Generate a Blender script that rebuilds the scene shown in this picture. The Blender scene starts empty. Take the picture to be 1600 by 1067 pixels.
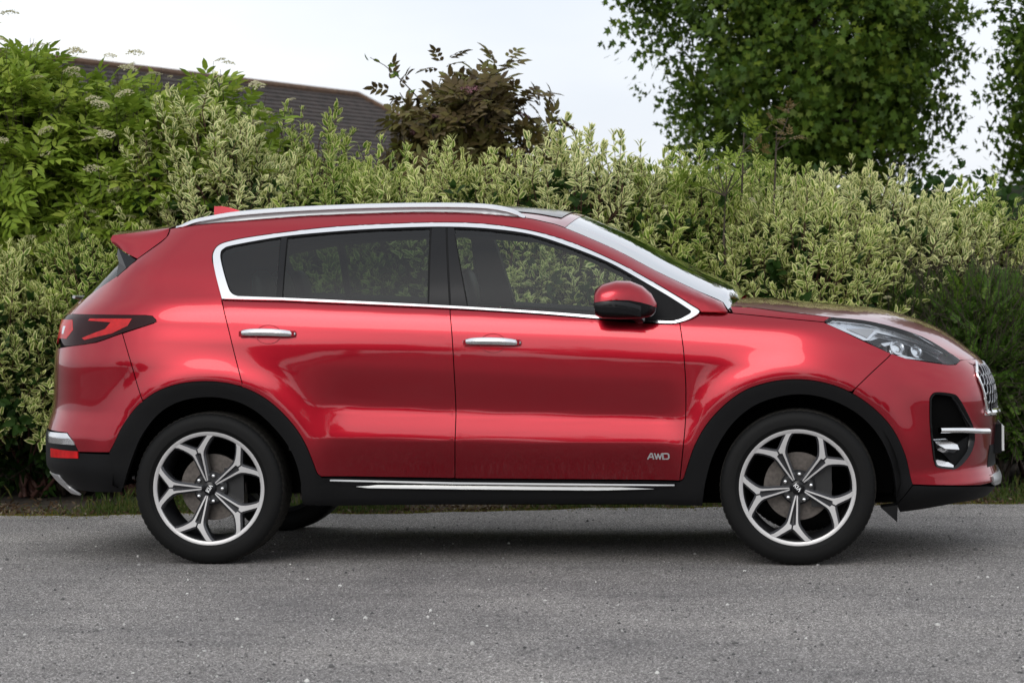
import bpy, bmesh, math, random
import numpy as np
from mathutils import Vector, Matrix
from mathutils.geometry import delaunay_2d_cdt

# ---------------------------------------------------------------- camera
sc = bpy.context.scene
cam_d = bpy.data.cameras.new('camera'); cam = bpy.data.objects.new('camera', cam_d)
sc.collection.objects.link(cam); sc.camera = cam
CAM = (1.5866, -12.8586, 1.3161); YAW, PITCH, ROLL = -.1264, -.0258, -.0117
_f = Vector((math.sin(YAW)*math.cos(PITCH), math.cos(YAW)*math.cos(PITCH), math.sin(PITCH)))
_r = Vector((math.cos(YAW), -math.sin(YAW), 0)); _u = _r.cross(_f)
_r2 = math.cos(ROLL)*_r + math.sin(ROLL)*_u; _u2 = math.cos(ROLL)*_u - math.sin(ROLL)*_r
M = Matrix((_r2, _u2, -_f)).transposed().to_4x4(); M.translation = Vector(CAM); cam.matrix_world = M
cam_d.sensor_width = 36.0; cam_d.lens = 36.0 * 4200 / 1600; cam_d.clip_end = 3000; cam_d.clip_start = .1
cam_d.dof.use_dof = True; cam_d.dof.focus_distance = 12.4; cam_d.dof.aperture_fstop = 6.3

# ---------------------------------------------------------------- sky and sun (bright overcast)
SUN_EL, SUN_AZ = math.radians(31), math.radians(192)      # azimuth clockwise from +Y
w = bpy.data.worlds.new('World'); sc.world = w; w.use_nodes = True
nt = w.node_tree; bg = nt.nodes['Background']
sky = nt.nodes.new('ShaderNodeTexSky'); sky.sky_type = 'NISHITA'; sky.sun_disc = False
sky.sun_elevation = SUN_EL; sky.sun_rotation = SUN_AZ; sky.air_density = 1.0; sky.dust_density = 3.0; sky.ozone_density = 1.0
hs = nt.nodes.new('ShaderNodeHueSaturation'); hs.inputs['Saturation'].default_value = .16
tc = nt.nodes.new('ShaderNodeTexCoord'); mp = nt.nodes.new('ShaderNodeMapping'); mp.inputs['Scale'].default_value = (1.2, 1.2, 3.0)
nz = nt.nodes.new('ShaderNodeTexNoise'); nz.inputs['Scale'].default_value = 2.6; nz.inputs['Detail'].default_value = 5; nz.inputs['Roughness'].default_value = .5
cr = nt.nodes.new('ShaderNodeValToRGB'); cr.color_ramp.elements[0].position = .3; cr.color_ramp.elements[0].color = (8.4, 9.2, 10.4, 1)
cr.color_ramp.elements[1].position = .7; cr.color_ramp.elements[1].color = (12.6, 12.8, 13.1, 1)
mx = nt.nodes.new('ShaderNodeMix'); mx.data_type = 'RGBA'; mx.inputs['Factor'].default_value = .6
nt.links.new(sky.outputs[0], hs.inputs['Color']); nt.links.new(hs.outputs[0], mx.inputs['A'])
nt.links.new(tc.outputs['Generated'], mp.inputs[0]); nt.links.new(mp.outputs[0], nz.inputs['Vector'])
nt.links.new(nz.outputs['Fac'], cr.inputs[0]); nt.links.new(cr.outputs[0], mx.inputs['B'])
nt.links.new(mx.outputs['Result'], bg.inputs[0]); bg.inputs[1].default_value = .098
sun_d = bpy.data.lights.new('sun', 'SUN'); sun_d.energy = .5; sun_d.angle = math.radians(30); sun_d.color = (1, .96, .9)
sun = bpy.data.objects.new('sun', sun_d); sc.collection.objects.link(sun)
sd = Vector((math.sin(SUN_AZ)*math.cos(SUN_EL), math.cos(SUN_AZ)*math.cos(SUN_EL), math.sin(SUN_EL)))
sun.rotation_euler = sd.to_track_quat('Z', 'Y').to_euler(); sun.location = sd * 50
vs = sc.view_settings; vs.view_transform = 'Standard'; vs.look = 'None'; vs.exposure = .32; vs.gamma = 1
sc.cycles.use_denoising = True
try: sc.cycles.denoiser = 'OPENIMAGEDENOISE'
except Exception: pass
sc.cycles.max_bounces = 10; sc.cycles.transparent_max_bounces = 24; sc.cycles.caustics_reflective = False; sc.cycles.caustics_refractive = False

rng = np.random.default_rng(7); random.seed(7)
COL = sc.collection

# ---------------------------------------------------------------- material helpers
def mat(name, base, rough=.5, metal=0, coat=0, coat_rough=.02, spec=.5, noise=None, bump=None, **kw):
    m = bpy.data.materials.new(name); m.use_nodes = True; t = m.node_tree; p = t.nodes['Principled BSDF']
    p.inputs['Base Color'].default_value = (*base, 1); p.inputs['Roughness'].default_value = rough
    p.inputs['Metallic'].default_value = metal; p.inputs['Coat Weight'].default_value = coat
    p.inputs['Coat Roughness'].default_value = coat_rough; p.inputs['Specular IOR Level'].default_value = spec
    if noise:
        sc_, amt = noise
        c = t.nodes.new('ShaderNodeTexCoord'); n = t.nodes.new('ShaderNodeTexNoise'); n.inputs['Scale'].default_value = sc_; n.inputs['Detail'].default_value = 6
        r = t.nodes.new('ShaderNodeValToRGB'); r.color_ramp.elements[0].position = .3; r.color_ramp.elements[1].position = .7
        r.color_ramp.elements[0].color = (*[b*(1-amt) for b in base], 1); r.color_ramp.elements[1].color = (*[min(1, b*(1+amt)) for b in base], 1)
        t.links.new(c.outputs['Object'], n.inputs['Vector']); t.links.new(n.outputs['Fac'], r.inputs[0]); t.links.new(r.outputs[0], p.inputs['Base Color'])
    if bump:
        sc_, st = bump
        c = t.nodes.new('ShaderNodeTexCoord'); n = t.nodes.new('ShaderNodeTexNoise'); n.inputs['Scale'].default_value = sc_; n.inputs['Detail'].default_value = 3
        b = t.nodes.new('ShaderNodeBump'); b.inputs['Strength'].default_value = st; b.inputs['Distance'].default_value = .002
        t.links.new(c.outputs['Object'], n.inputs['Vector']); t.links.new(n.outputs['Fac'], b.inputs['Height']); t.links.new(b.outputs[0], p.inputs['Normal'])
    for k, v in kw.items(): p.inputs[k].default_value = v
    return m
def glass_mat(name, tint, ior=1.5, coat=0.):
    m = bpy.data.materials.new(name); m.use_nodes = True; t = m.node_tree; t.nodes.clear()
    o = t.nodes.new('ShaderNodeOutputMaterial'); mxs = t.nodes.new('ShaderNodeMixShader'); fr = t.nodes.new('ShaderNodeFresnel'); fr.inputs[0].default_value = ior
    tr = t.nodes.new('ShaderNodeBsdfTransparent'); tr.inputs[0].default_value = (*tint, 1)
    gl = t.nodes.new('ShaderNodeBsdfGlossy'); gl.inputs['Roughness'].default_value = .0; gl.inputs[0].default_value = (1, 1, 1, 1)
    ma = t.nodes.new('ShaderNodeMath'); ma.operation = 'ADD'; ma.use_clamp = True; ma.inputs[1].default_value = coat; t.links.new(fr.outputs[0], ma.inputs[0]); t.links.new(ma.outputs[0], mxs.inputs[0]); t.links.new(tr.outputs[0], mxs.inputs[1]); t.links.new(gl.outputs[0], mxs.inputs[2]); t.links.new(mxs.outputs[0], o.inputs[0])
    return m

# ---------------------------------------------------------------- object helpers
def mesh_obj(name, verts, faces, m, parent=None, smooth=False, normals=None):
    me = bpy.data.meshes.new(name)
    me.from_pydata([tuple(map(float, v)) for v in verts], [], [tuple(map(int, f)) for f in faces])
    if m is not None: me.materials.append(m)
    if smooth or normals is not None: me.polygons.foreach_set('use_smooth', [True]*len(me.polygons))
    me.update()
    if normals is not None: me.normals_split_custom_set_from_vertices([tuple(map(float, n)) for n in normals])
    o = bpy.data.objects.new(name, me); COL.objects.link(o)
    if parent is not None: o.parent = parent
    return o
def tag(o, label=None, cat=None, group=None, kind=None):
    if label: o['label'] = label
    if cat: o['category'] = cat
    if group: o['group'] = group
    if kind: o['kind'] = kind
    return o
def empty(name, loc=(0, 0, 0), rz=0):
    o = bpy.data.objects.new(name, None); COL.objects.link(o); o.location = loc; o.rotation_euler = (0, 0, rz); o.empty_display_size = .2
    return o
class MB:
    """collects simple solids into one mesh"""
    def __init__(s): s.v = []; s.f = []
    def add(s, v, f):
        k = len(s.v); s.v += [tuple(p) for p in v]; s.f += [tuple(i + k for i in q) for q in f]; return s
    def box(s, x0, x1, y0, y1, z0, z1):
        return s.add([(x0,y0,z0),(x1,y0,z0),(x1,y1,z0),(x0,y1,z0),(x0,y0,z1),(x1,y0,z1),(x1,y1,z1),(x0,y1,z1)],
                     [(0,3,2,1),(4,5,6,7),(0,1,5,4),(1,2,6,5),(2,3,7,6),(3,0,4,7)])
    def lathe(s, prof, n=64, axis='y', cx=0, cy=0, cz=0, closed=False):
        """prof: (axial, radius) pairs"""
        k = len(s.v); P = len(prof)
        for i in range(n):
            a = 2*math.pi*i/n
            for (h, r) in prof:
                s.v.append((cx + r*math.cos(a), cy + h, cz + r*math.sin(a)))
        for i in range(n):
            for j in range(P - 1 if not closed else P):
                a = k + i*P + j; b = k + i*P + (j+1) % P; c = k + ((i+1) % n)*P + (j+1) % P; d = k + ((i+1) % n)*P + j
                s.f.append((a, b, c, d))
        return s
    def tube(s, pts, rad, n=8, caps=True):
        pts = [Vector(p) for p in pts]; k = len(s.v)
        if not hasattr(rad, '__len__'): rad = [rad]*len(pts)
        for i, p in enumerate(pts):
            d = (pts[min(i+1, len(pts)-1)] - pts[max(i-1, 0)]).normalized()
            a = d.cross(Vector((0, 0, 1)));  a = a if a.length > .05 else d.cross(Vector((1, 0, 0))); a.normalize(); b = d.cross(a)
            for j in range(n):
                t = 2*math.pi*j/n; s.v.append(tuple(p + (a*math.cos(t) + b*math.sin(t))*rad[i]))
        for i in range(len(pts)-1):
            for j in range(n):
                s.f.append((k+i*n+j, k+i*n+(j+1) % n, k+(i+1)*n+(j+1) % n, k+(i+1)*n+j))
        if caps: s.f.append(tuple(k+j for j in range(n))[::-1]); s.f.append(tuple(k+(len(pts)-1)*n+j for j in range(n)))
        return s
    def build(s, name, m, parent=None, smooth=False): return mesh_obj(name, s.v, s.f, m, parent, smooth)
def shade_auto(o, deg=35):
    me = o.data; me.polygons.foreach_set('use_smooth', [True]*len(me.polygons))
    try: me.set_sharp_from_angle(angle=math.radians(deg))
    except Exception: pass
    return o
# ---- body surface of the car: half width as a function of length and height, wrapped round both ends
def pchip(xs, ys):
    xs = np.array(xs, float); ys = np.array(ys, float)
    h = np.diff(xs); d = np.diff(ys) / h
    m = np.zeros(len(xs)); m[0] = d[0]; m[-1] = d[-1]
    for i in range(1, len(xs) - 1):
        if d[i-1] * d[i] > 0:
            w1 = 2*h[i] + h[i-1]; w2 = h[i] + 2*h[i-1]
            m[i] = (w1 + w2) / (w1/d[i-1] + w2/d[i])
    def f(x):
        x = np.clip(np.asarray(x, float), xs[0], xs[-1])
        i = np.clip(np.searchsorted(xs, x) - 1, 0, len(h) - 1)
        s = (x - xs[i]) / h[i]
        return ((1+2*s)*(1-s)**2*ys[i] + s*(1-s)**2*h[i]*m[i] + s*s*(3-2*s)*ys[i+1] + s*s*(s-1)*h[i]*m[i+1])
    return f
def sstep(a, b, x):
    s = np.clip((x - a) / (b - a), 0, 1); return s*s*(3-2*s)
# half width against height: lower body (wing tops roll in), whole side (with greenhouse)
BASE_LO = pchip([.16,.24,.30,.40,.56,.70,.85,.95,1.03,1.08,1.12,1.15,1.175,1.20,1.3],
                [.83,.855,.885,.898,.907,.910,.9125,.912,.906,.898,.886,.868,.845,.815,.66])
BASE_UP = pchip([.16,.24,.30,.40,.56,.70,.85,.95,1.03,1.08,1.12,1.15,1.18,1.28,1.36,1.44,1.52,1.56,1.59,1.615,1.635],
                [.83,.855,.885,.898,.907,.910,.9125,.912,.906,.898,.887,.875,.861,.816,.777,.733,.680,.647,.612,.565,.50])
HOLLOW = pchip([.36,.43,.545,.560,.572,.60,.66,.69,.703,.72,.76,.82,.88,.93],
               [-.028,-.016,.0054,.0069,.0060,.0024,-.0066,-.0110,-.0119,-.0115,-.0094,-.0051,-.0010,0])
def shear(x, z):
    return .048 * (x + .2) * np.clip((z - .40) / .35, 0, 1) * (1 - sstep(1.2, 1.5, z))
def half_width(x, z, upper):
    zz = z + shear(x, z)
    b = np.where(upper, BASE_UP(zz), BASE_LO(zz))
    win = sstep(-.93, -.66, x) * (1 - sstep(.70, .93, x))
    b = b + HOLLOW(zz) * win
    for xa in (-1.335, 1.335):
        r = np.hypot(x - xa, (z - .345) * .97)
        b = b + .017 * np.exp(-((r - .49) / .085) ** 2) * sstep(1.1, .8, z)
    # cabin narrows to the rear and a little to the front
    cab = sstep(1.1, 1.3, z)
    b = b - cab * .055 * np.clip((-.7 - x) / 1.1, 0, 2) ** 2 - cab * .02 * np.clip((x - .1) / .8, 0, 2) ** 2
    b = b - .012 * np.clip((np.abs(x) - .2) / 1.2, 0, 1.2) ** 2 * (1 - cab) * sstep(.9, 1.1, z)
    return b
XF_LO = pchip([.16,.22,.28,.33,.37,.42,.50,.62,.70,.78,.85,.90,1.0,1.1,1.2],
              [2.06,2.16,2.235,2.262,2.250,2.238,2.245,2.252,2.25,2.238,2.205,2.165,2.09,2.02,1.95])
XF_UP = pchip([.9,1.08,1.13,1.16,1.22,1.30,1.40,1.47,1.54,1.58,1.62], [1.30,1.17,1.12,1.085,.985,.845,.662,.525,.375,.28,.15])
XR = pchip([.16,.25,.30,.36,.44,.56,.62,.70,.80,.92,1.05,1.12,1.17,1.22,1.30,1.40,1.50,1.56,1.62],
           [-2.10,-2.13,-2.17,-2.235,-2.285,-2.285,-2.27,-2.245,-2.238,-2.232,-2.215,-2.19,-2.15,-2.095,-2.01,-1.91,-1.82,-1.76,-1.66])
def unit_curve(n, N=600):
    a = np.linspace(0, np.pi/2, N)
    X = np.sin(a) ** (2/n); Y = np.cos(a) ** (2/n)
    s = np.concatenate([[0], np.cumsum(np.hypot(np.diff(X), np.diff(Y)))])
    return s, X, Y
UC_F = unit_curve(2.65); UC_R = unit_curve(2.7); UC_W = unit_curve(3.0)
def S(t, z, upper=False):
    """point on the right-hand body side; t is length x on the flat side and runs on round the ends"""
    t = np.asarray(t, float); z = np.asarray(z, float); t, z = np.broadcast_arrays(t, z)
    if upper:
        xf = XF_UP(z); span = .14 + .22 * sstep(1.12, 1.36, z); uc = UC_W
    else:
        xf = XF_LO(z); span = xf - 1.25; uc = UC_F
    xcf = xf - span
    xr = XR(z); spr = np.where(z > 1.1, .80 - .38 * sstep(1.1, 1.4, z), .80); xcr = xr + spr
    x = t.copy(); k = np.ones_like(t)
    m = t > xcf
    s = np.clip((t - xcf) / span, 0, uc[0][-1])
    x = np.where(m, xcf + span * np.interp(s, uc[0], uc[1]), x); k = np.where(m, np.interp(s, uc[0], uc[2]), k)
    m = t < xcr
    s = np.clip((xcr - t) / spr, 0, UC_R[0][-1])
    x = np.where(m, xcr - spr * np.interp(s, UC_R[0], UC_R[1]), x); k = np.where(m, np.interp(s, UC_R[0], UC_R[2]), k)
    y = -half_width(x, z, upper) * k
    return np.stack([x, y, z], -1)
def Sn(t, z, upper=False, e=2e-3):
    a = S(t + e, z, upper) - S(t - e, z, upper); b = S(t, z + e, upper) - S(t, z - e, upper)
    n = np.cross(a, b); return n / np.maximum(np.linalg.norm(n, axis=-1, keepdims=True), 1e-9)
FE = {
 'quarter_door': [(-1.337, 1.386), (-1.315, 1.318), (-1.272, 1.206), (-1.238, 1.093), (-1.199, 0.945), (-1.161, 0.811)],
 'rear_front_seam': [(-0.218, 1.155), (-0.205, 1.046), (-0.198, 0.931), (-0.193, 0.787), (-0.192, 0.643), (-0.203, 0.389)],
 'front_wing_seam': [(0.819, 1.082), (0.834, 0.98), (0.84, 0.909), (0.845, 0.809), (0.844, 0.695), (0.839, 0.605), (0.826, 0.482), (0.813, 0.378)],
 'sill_line': [(-0.811, 0.4), (-0.203, 0.388), (0.813, 0.378)],
 'belt': [(-1.272, 1.206), (-0.991, 1.198), (-0.595, 1.176), (-0.217, 1.154), (0.17, 1.127), (0.496, 1.097), (0.745, 1.077), (0.819, 1.081)],
 'chrome_outer': [(-1.272, 1.206), (-1.315, 1.318), (-1.336, 1.383), (-1.339, 1.421), (-1.322, 1.453), (-1.279, 1.472), (-1.175, 1.492), (-0.996, 1.514), (-0.788, 1.534), (-0.55, 1.544), (-0.292, 1.548), (-0.071, 1.537), (0.152, 1.5), (0.339, 1.441), (0.521, 1.36), (0.659, 1.286), (0.796, 1.206), (0.868, 1.161), (0.909, 1.131), (0.878, 1.102), (0.819, 1.081), (0.745, 1.077), (0.496, 1.097), (0.17, 1.127), (-0.217, 1.154), (-0.595, 1.176), (-0.991, 1.198)],
 'chrome_inner': [(-1.196, 1.22), (-1.225, 1.232), (-1.249, 1.266), (-1.294, 1.376), (-1.303, 1.418), (-1.292, 1.438), (-1.246, 1.455), (-1.023, 1.491), (-0.785, 1.511), (-0.548, 1.523), (-0.289, 1.527), (-0.07, 1.516), (0.136, 1.486), (0.321, 1.426), (0.487, 1.358), (0.602, 1.296), (0.753, 1.208), (0.84, 1.153), (0.869, 1.129), (0.841, 1.108), (0.807, 1.094), (0.745, 1.09), (0.475, 1.114), (0.169, 1.14), (-0.217, 1.167), (-0.596, 1.189), (-0.992, 1.211)],
 'rear_arch': [(-1.801, 0.512), (-1.773, 0.557), (-1.727, 0.641), (-1.658, 0.724), (-1.57, 0.787), (-1.461, 0.825), (-1.334, 0.836), (-1.214, 0.823), (-1.109, 0.785), (-1.019, 0.725), (-0.936, 0.639), (-0.882, 0.555), (-0.846, 0.465), (-0.83, 0.417), (-0.811, 0.4)],
 'front_arch': [(0.813, 0.378), (0.83, 0.387), (0.846, 0.433), (0.883, 0.535), (0.942, 0.636), (1.028, 0.725), (1.115, 0.783), (1.223, 0.817), (1.329, 0.827), (1.436, 0.816), (1.542, 0.783), (1.635, 0.728), (1.716, 0.658), (1.775, 0.582), (1.822, 0.482), (1.847, 0.382), (1.856, 0.353)],
 'rear_arch_in': [(-1.755, 0.333), (-1.731, 0.381), (-1.688, 0.494), (-1.641, 0.591), (-1.567, 0.682), (-1.48, 0.737), (-1.381, 0.761), (-1.281, 0.762), (-1.183, 0.739), (-1.1, 0.694), (-1.024, 0.624), (-0.96, 0.542), (-0.921, 0.452), (-0.903, 0.355), (-0.901, 0.281)],
 'front_arch_in': [(0.913, 0.271), (0.93, 0.381), (0.969, 0.504), (1.041, 0.621), (1.128, 0.7), (1.222, 0.742), (1.329, 0.761), (1.434, 0.751), (1.541, 0.711), (1.628, 0.652), (1.693, 0.579), (1.737, 0.499), (1.768, 0.398), (1.778, 0.264)],
 'sill_bottom': [(-0.902, 0.275), (-0.746, 0.266), (-0.007, 0.274), (0.579, 0.273), (0.913, 0.268)],
 'quarter_bumper': [(-1.739, 1.056), (-1.696, 0.936), (-1.661, 0.825), (-1.629, 0.741)],
 'tail_light': [(-2.32, 1.12), (-2.166, 1.139), (-1.858, 1.141), (-1.626, 1.138), (-1.593, 1.134), (-1.574, 1.116), (-1.585, 1.102), (-1.743, 1.056), (-1.882, 1.015), (-2.081, 0.995), (-2.158, 1.014)],
 'quarter_rear': [(-1.578, 1.535), (-1.579, 1.507), (-1.605, 1.477), (-1.656, 1.44), (-1.716, 1.398), (-1.823, 1.32), (-1.986, 1.249), (-2.061, 1.214), (-2.122, 1.143)],
 'roof_edge': [(-1.581, 1.537), (-1.464, 1.553), (-1.341, 1.563), (-1.204, 1.572), (-0.979, 1.587), (-0.74, 1.595), (-0.441, 1.6), (-0.261, 1.597), (-0.114, 1.589), (0.09, 1.566), (0.188, 1.546), (0.287, 1.517), (0.52, 1.416), (0.704, 1.318), (0.883, 1.23), (1.009, 1.172), (1.053, 1.122)],
 'bumper_red_black': [(-1.982, 0.509), (-1.804, 0.51)],
 'wing_top': [(0.908, 1.131), (1.053, 1.122), (1.264, 1.099), (1.456, 1.079)],
 'headlight': [(1.456, 1.079), (1.485, 1.098), (1.58, 1.091), (1.667, 1.079), (1.806, 1.046), (1.963, 0.999), (2.098, 0.94), (2.183, 0.906), (2.186, 0.894), (2.138, 0.878), (2.072, 0.879), (1.942, 0.896), (1.839, 0.913), (1.763, 0.936), (1.633, 0.994), (1.538, 1.041)],
 'wing_bumper': [(1.764, 0.933), (1.669, 0.854), (1.579, 0.771)],
 'fog': [(1.949, 0.732), (1.964, 0.752), (1.995, 0.76), (2.091, 0.748), (2.127, 0.726), (2.175, 0.672), (2.251, 0.567), (2.231, 0.49), (2.168, 0.439), (2.108, 0.412), (2.073, 0.411), (1.993, 0.423), (1.973, 0.448), (1.962, 0.502), (1.948, 0.62)],
 'chin': [(1.856, 0.353), (1.945, 0.346), (2.125, 0.335), (2.506, 0.309)],
 'grille_left': [(2.319, 0.843), (2.312, 0.816), (2.344, 0.744), (2.38, 0.66)],
 'refl_clear': [(-2.277, 0.591), (-2.061, 0.593), (-2.012, 0.556), (-2.004, 0.541), (-2.262, 0.541)],
 'refl_red': [(-2.231, 0.516), (-1.988, 0.512), (-1.983, 0.48), (-2.225, 0.474)],
 'front_handle': [(-0.155, 1.02), (-0.106, 1.031), (0.039, 1.027), (0.103, 1.015), (0.108, 0.995), (0.082, 0.978), (-0.019, 0.973), (-0.12, 0.98), (-0.152, 0.994)],
 'rear_handle': [(-1.184, 1.066), (-1.134, 1.08), (-0.985, 1.076), (-0.926, 1.061), (-0.917, 1.044), (-0.94, 1.027), (-1.044, 1.022), (-1.148, 1.031), (-1.181, 1.046)],
 'hood_high': [(1.04, 1.153), (1.143, 1.145), (1.263, 1.128), (1.405, 1.111), (1.493, 1.098)],
 'awd': [(0.671, 0.476), (0.769, 0.476), (0.769, 0.502)],
 'mirror': [(0.602, 1.269), (0.46, 1.205), (0.656, 1.098), (0.74, 1.165)],
}
# ================================================================ the car (x forward, right side at -y)
RED = bpy.data.materials.new('red_metallic_paint'); RED.use_nodes = True
_t = RED.node_tree; _p = _t.nodes['Principled BSDF']
_p.inputs['Base Color'].default_value = (.345, .0065, .018, 1); _p.inputs['Metallic'].default_value = .92; _p.inputs['Roughness'].default_value = .28
_p.inputs['Coat Weight'].default_value = 1; _p.inputs['Coat Roughness'].default_value = .03; _p.inputs['Coat IOR'].default_value = 1.47
_c = _t.nodes.new('ShaderNodeTexCoord'); _n = _t.nodes.new('ShaderNodeTexNoise'); _n.inputs['Scale'].default_value = 900; _n.inputs['Detail'].default_value = 2
_b = _t.nodes.new('ShaderNodeBump'); _b.inputs['Strength'].default_value = .10; _b.inputs['Distance'].default_value = .0004
_t.links.new(_c.outputs['Object'], _n.inputs['Vector']); _t.links.new(_n.outputs['Fac'], _b.inputs['Height']); _t.links.new(_b.outputs[0], _p.inputs['Normal'])
BLACK = mat('black_grained_plastic', (.0050, .0050, .0055), .55, spec=.16, bump=(600, .25))
GLOSSBLK = mat('gloss_black_trim', (.006, .006, .007), .15, spec=.3)
LINER = mat('black_liner', (.0025, .0025, .0025), .9, spec=.05)
CHROME = mat('satin_chrome', (.86, .86, .87), .16, metal=1)
SATIN = mat('satin_trim', (.52, .52, .51), .3, metal=1); BRIGHT = mat('bright_chrome', (.9, .9, .9), .06, metal=1)
SILVER = mat('silver_paint', (.45, .45, .46), .3, metal=.6)
GLASS_D = glass_mat('privacy_glass', (.36, .43, .40)); GLASS_L = glass_mat('side_glass', (.74, .80, .77)); GLASS_W = glass_mat('windscreen_glass', (.72, .78, .76), 1.6, .42)
LENS = glass_mat('clear_lens', (.93, .95, .97)); 
INT = mat('dark_cabin_trim', (.02, .02, .022), .7, noise=(40, .3)); SEAT = mat('black_seat_leather', (.018, .018, .019), .5, bump=(90, .3))
TYRE = mat('tyre_rubber', (.0055, .0055, .0055), .6, spec=.18, bump=(180, .3)); DISC = mat('brake_disc_steel', (.13, .115, .105), .42, metal=.8, noise=(60, .25))
MACH = mat('machined_alloy', (.56, .55, .548), .36, metal=.5); GUN = mat('gunmetal_wheel_paint', (.05, .05, .055), .32, metal=.35, coat=.5); DKGUN = mat('black_wheel_paint', (.012, .012, .013), .35, coat=.3)
REDLENS = mat('red_lamp_lens', (.50, .006, .008), .15, spec=.4, noise=(30, .2)); DKRED = mat('dark_smoked_red_lens', (.022, .002, .003), .12, spec=.2)
REFL = mat('clear_reflector', (.75, .76, .78), .12, metal=.85); WHITE = mat('white_plate', (.78, .78, .76), .4)

car = empty('car', (0, 0, 0))
tag(car, 'red metallic five-door compact SUV with black wheel arch cladding parked on the asphalt', 'car')

def catmull(pts, n=6):
    P = [np.array(p, float) for p in pts]; out = []
    for i in range(len(P)-1):
        a = P[max(i-1, 0)]; b = P[i]; c = P[i+1]; d = P[min(i+2, len(P)-1)]
        for k in range(n):
            s = k/n
            out.append(.5*((2*b) + (-a+c)*s + (2*a-5*b+4*c-d)*s*s + (-a+3*b-3*c+d)*s**3))
    out.append(P[-1]); return [tuple(p) for p in out]
def densify(poly, h=.015):
    out = []
    for i in range(len(poly)):
        a = np.array(poly[i]); b = np.array(poly[(i+1) % len(poly)]); n = max(1, int(np.ceil(np.linalg.norm(b-a)/h)))
        for k in range(n): out.append(tuple(a + (b-a)*k/n))
    q = [out[0]]
    for p in out[1:]:
        if math.hypot(p[0]-q[-1][0], p[1]-q[-1][1]) > .0015: q.append(p)
    if math.hypot(q[0][0]-q[-1][0], q[0][1]-q[-1][1]) <= .0015: q.pop()
    return q
def area(poly):
    p = np.array(poly); return .5*np.sum(p[:, 0]*np.roll(p[:, 1], -1) - p[:, 1]*np.roll(p[:, 0], -1))
def inset(poly, d):
    if area(poly) < 0: poly = poly[::-1]
    p = np.array(poly); a = p - np.roll(p, 1, 0); b = np.roll(p, -1, 0) - p
    a /= np.maximum(np.linalg.norm(a, axis=1, keepdims=True), 1e-9); b /= np.maximum(np.linalg.norm(b, axis=1, keepdims=True), 1e-9)
    na = np.stack([-a[:, 1], a[:, 0]], 1); nb = np.stack([-b[:, 1], b[:, 0]], 1); n = na + nb
    l = np.linalg.norm(n, axis=1, keepdims=True); n = n/np.maximum(l, 1e-6); k = np.clip(1/np.maximum(l/2, .5), 1, 1.6)
    return [tuple(q) for q in p + n*d*k]
def inside(poly, q):
    p = np.array(poly); q = np.atleast_2d(q); r = np.zeros(len(q), bool); j = len(p)-1
    for i in range(len(p)):
        xi, yi = p[i]; xj, yj = p[j]
        c = ((yi > q[:, 1]) != (yj > q[:, 1])); 
        with np.errstate(divide='ignore', invalid='ignore'): xx = (xj-xi)*(q[:, 1]-yi)/(yj-yi+1e-15)+xi
        r ^= c & (q[:, 0] < xx); j = i
    return r
def dist_poly(poly, q):
    p = np.array(poly); b = np.roll(p, -1, 0); best = np.full(len(q), 9.)
    for i in range(len(p)):
        d = b[i]-p[i]; t = np.clip(((q-p[i])@d)/max(d@d, 1e-12), 0, 1); best = np.minimum(best, np.linalg.norm(q-(p[i]+t[:, None]*d), axis=1))
    return best
def unit_(a): return a/np.linalg.norm(a, axis=-1, keepdims=True)
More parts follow.
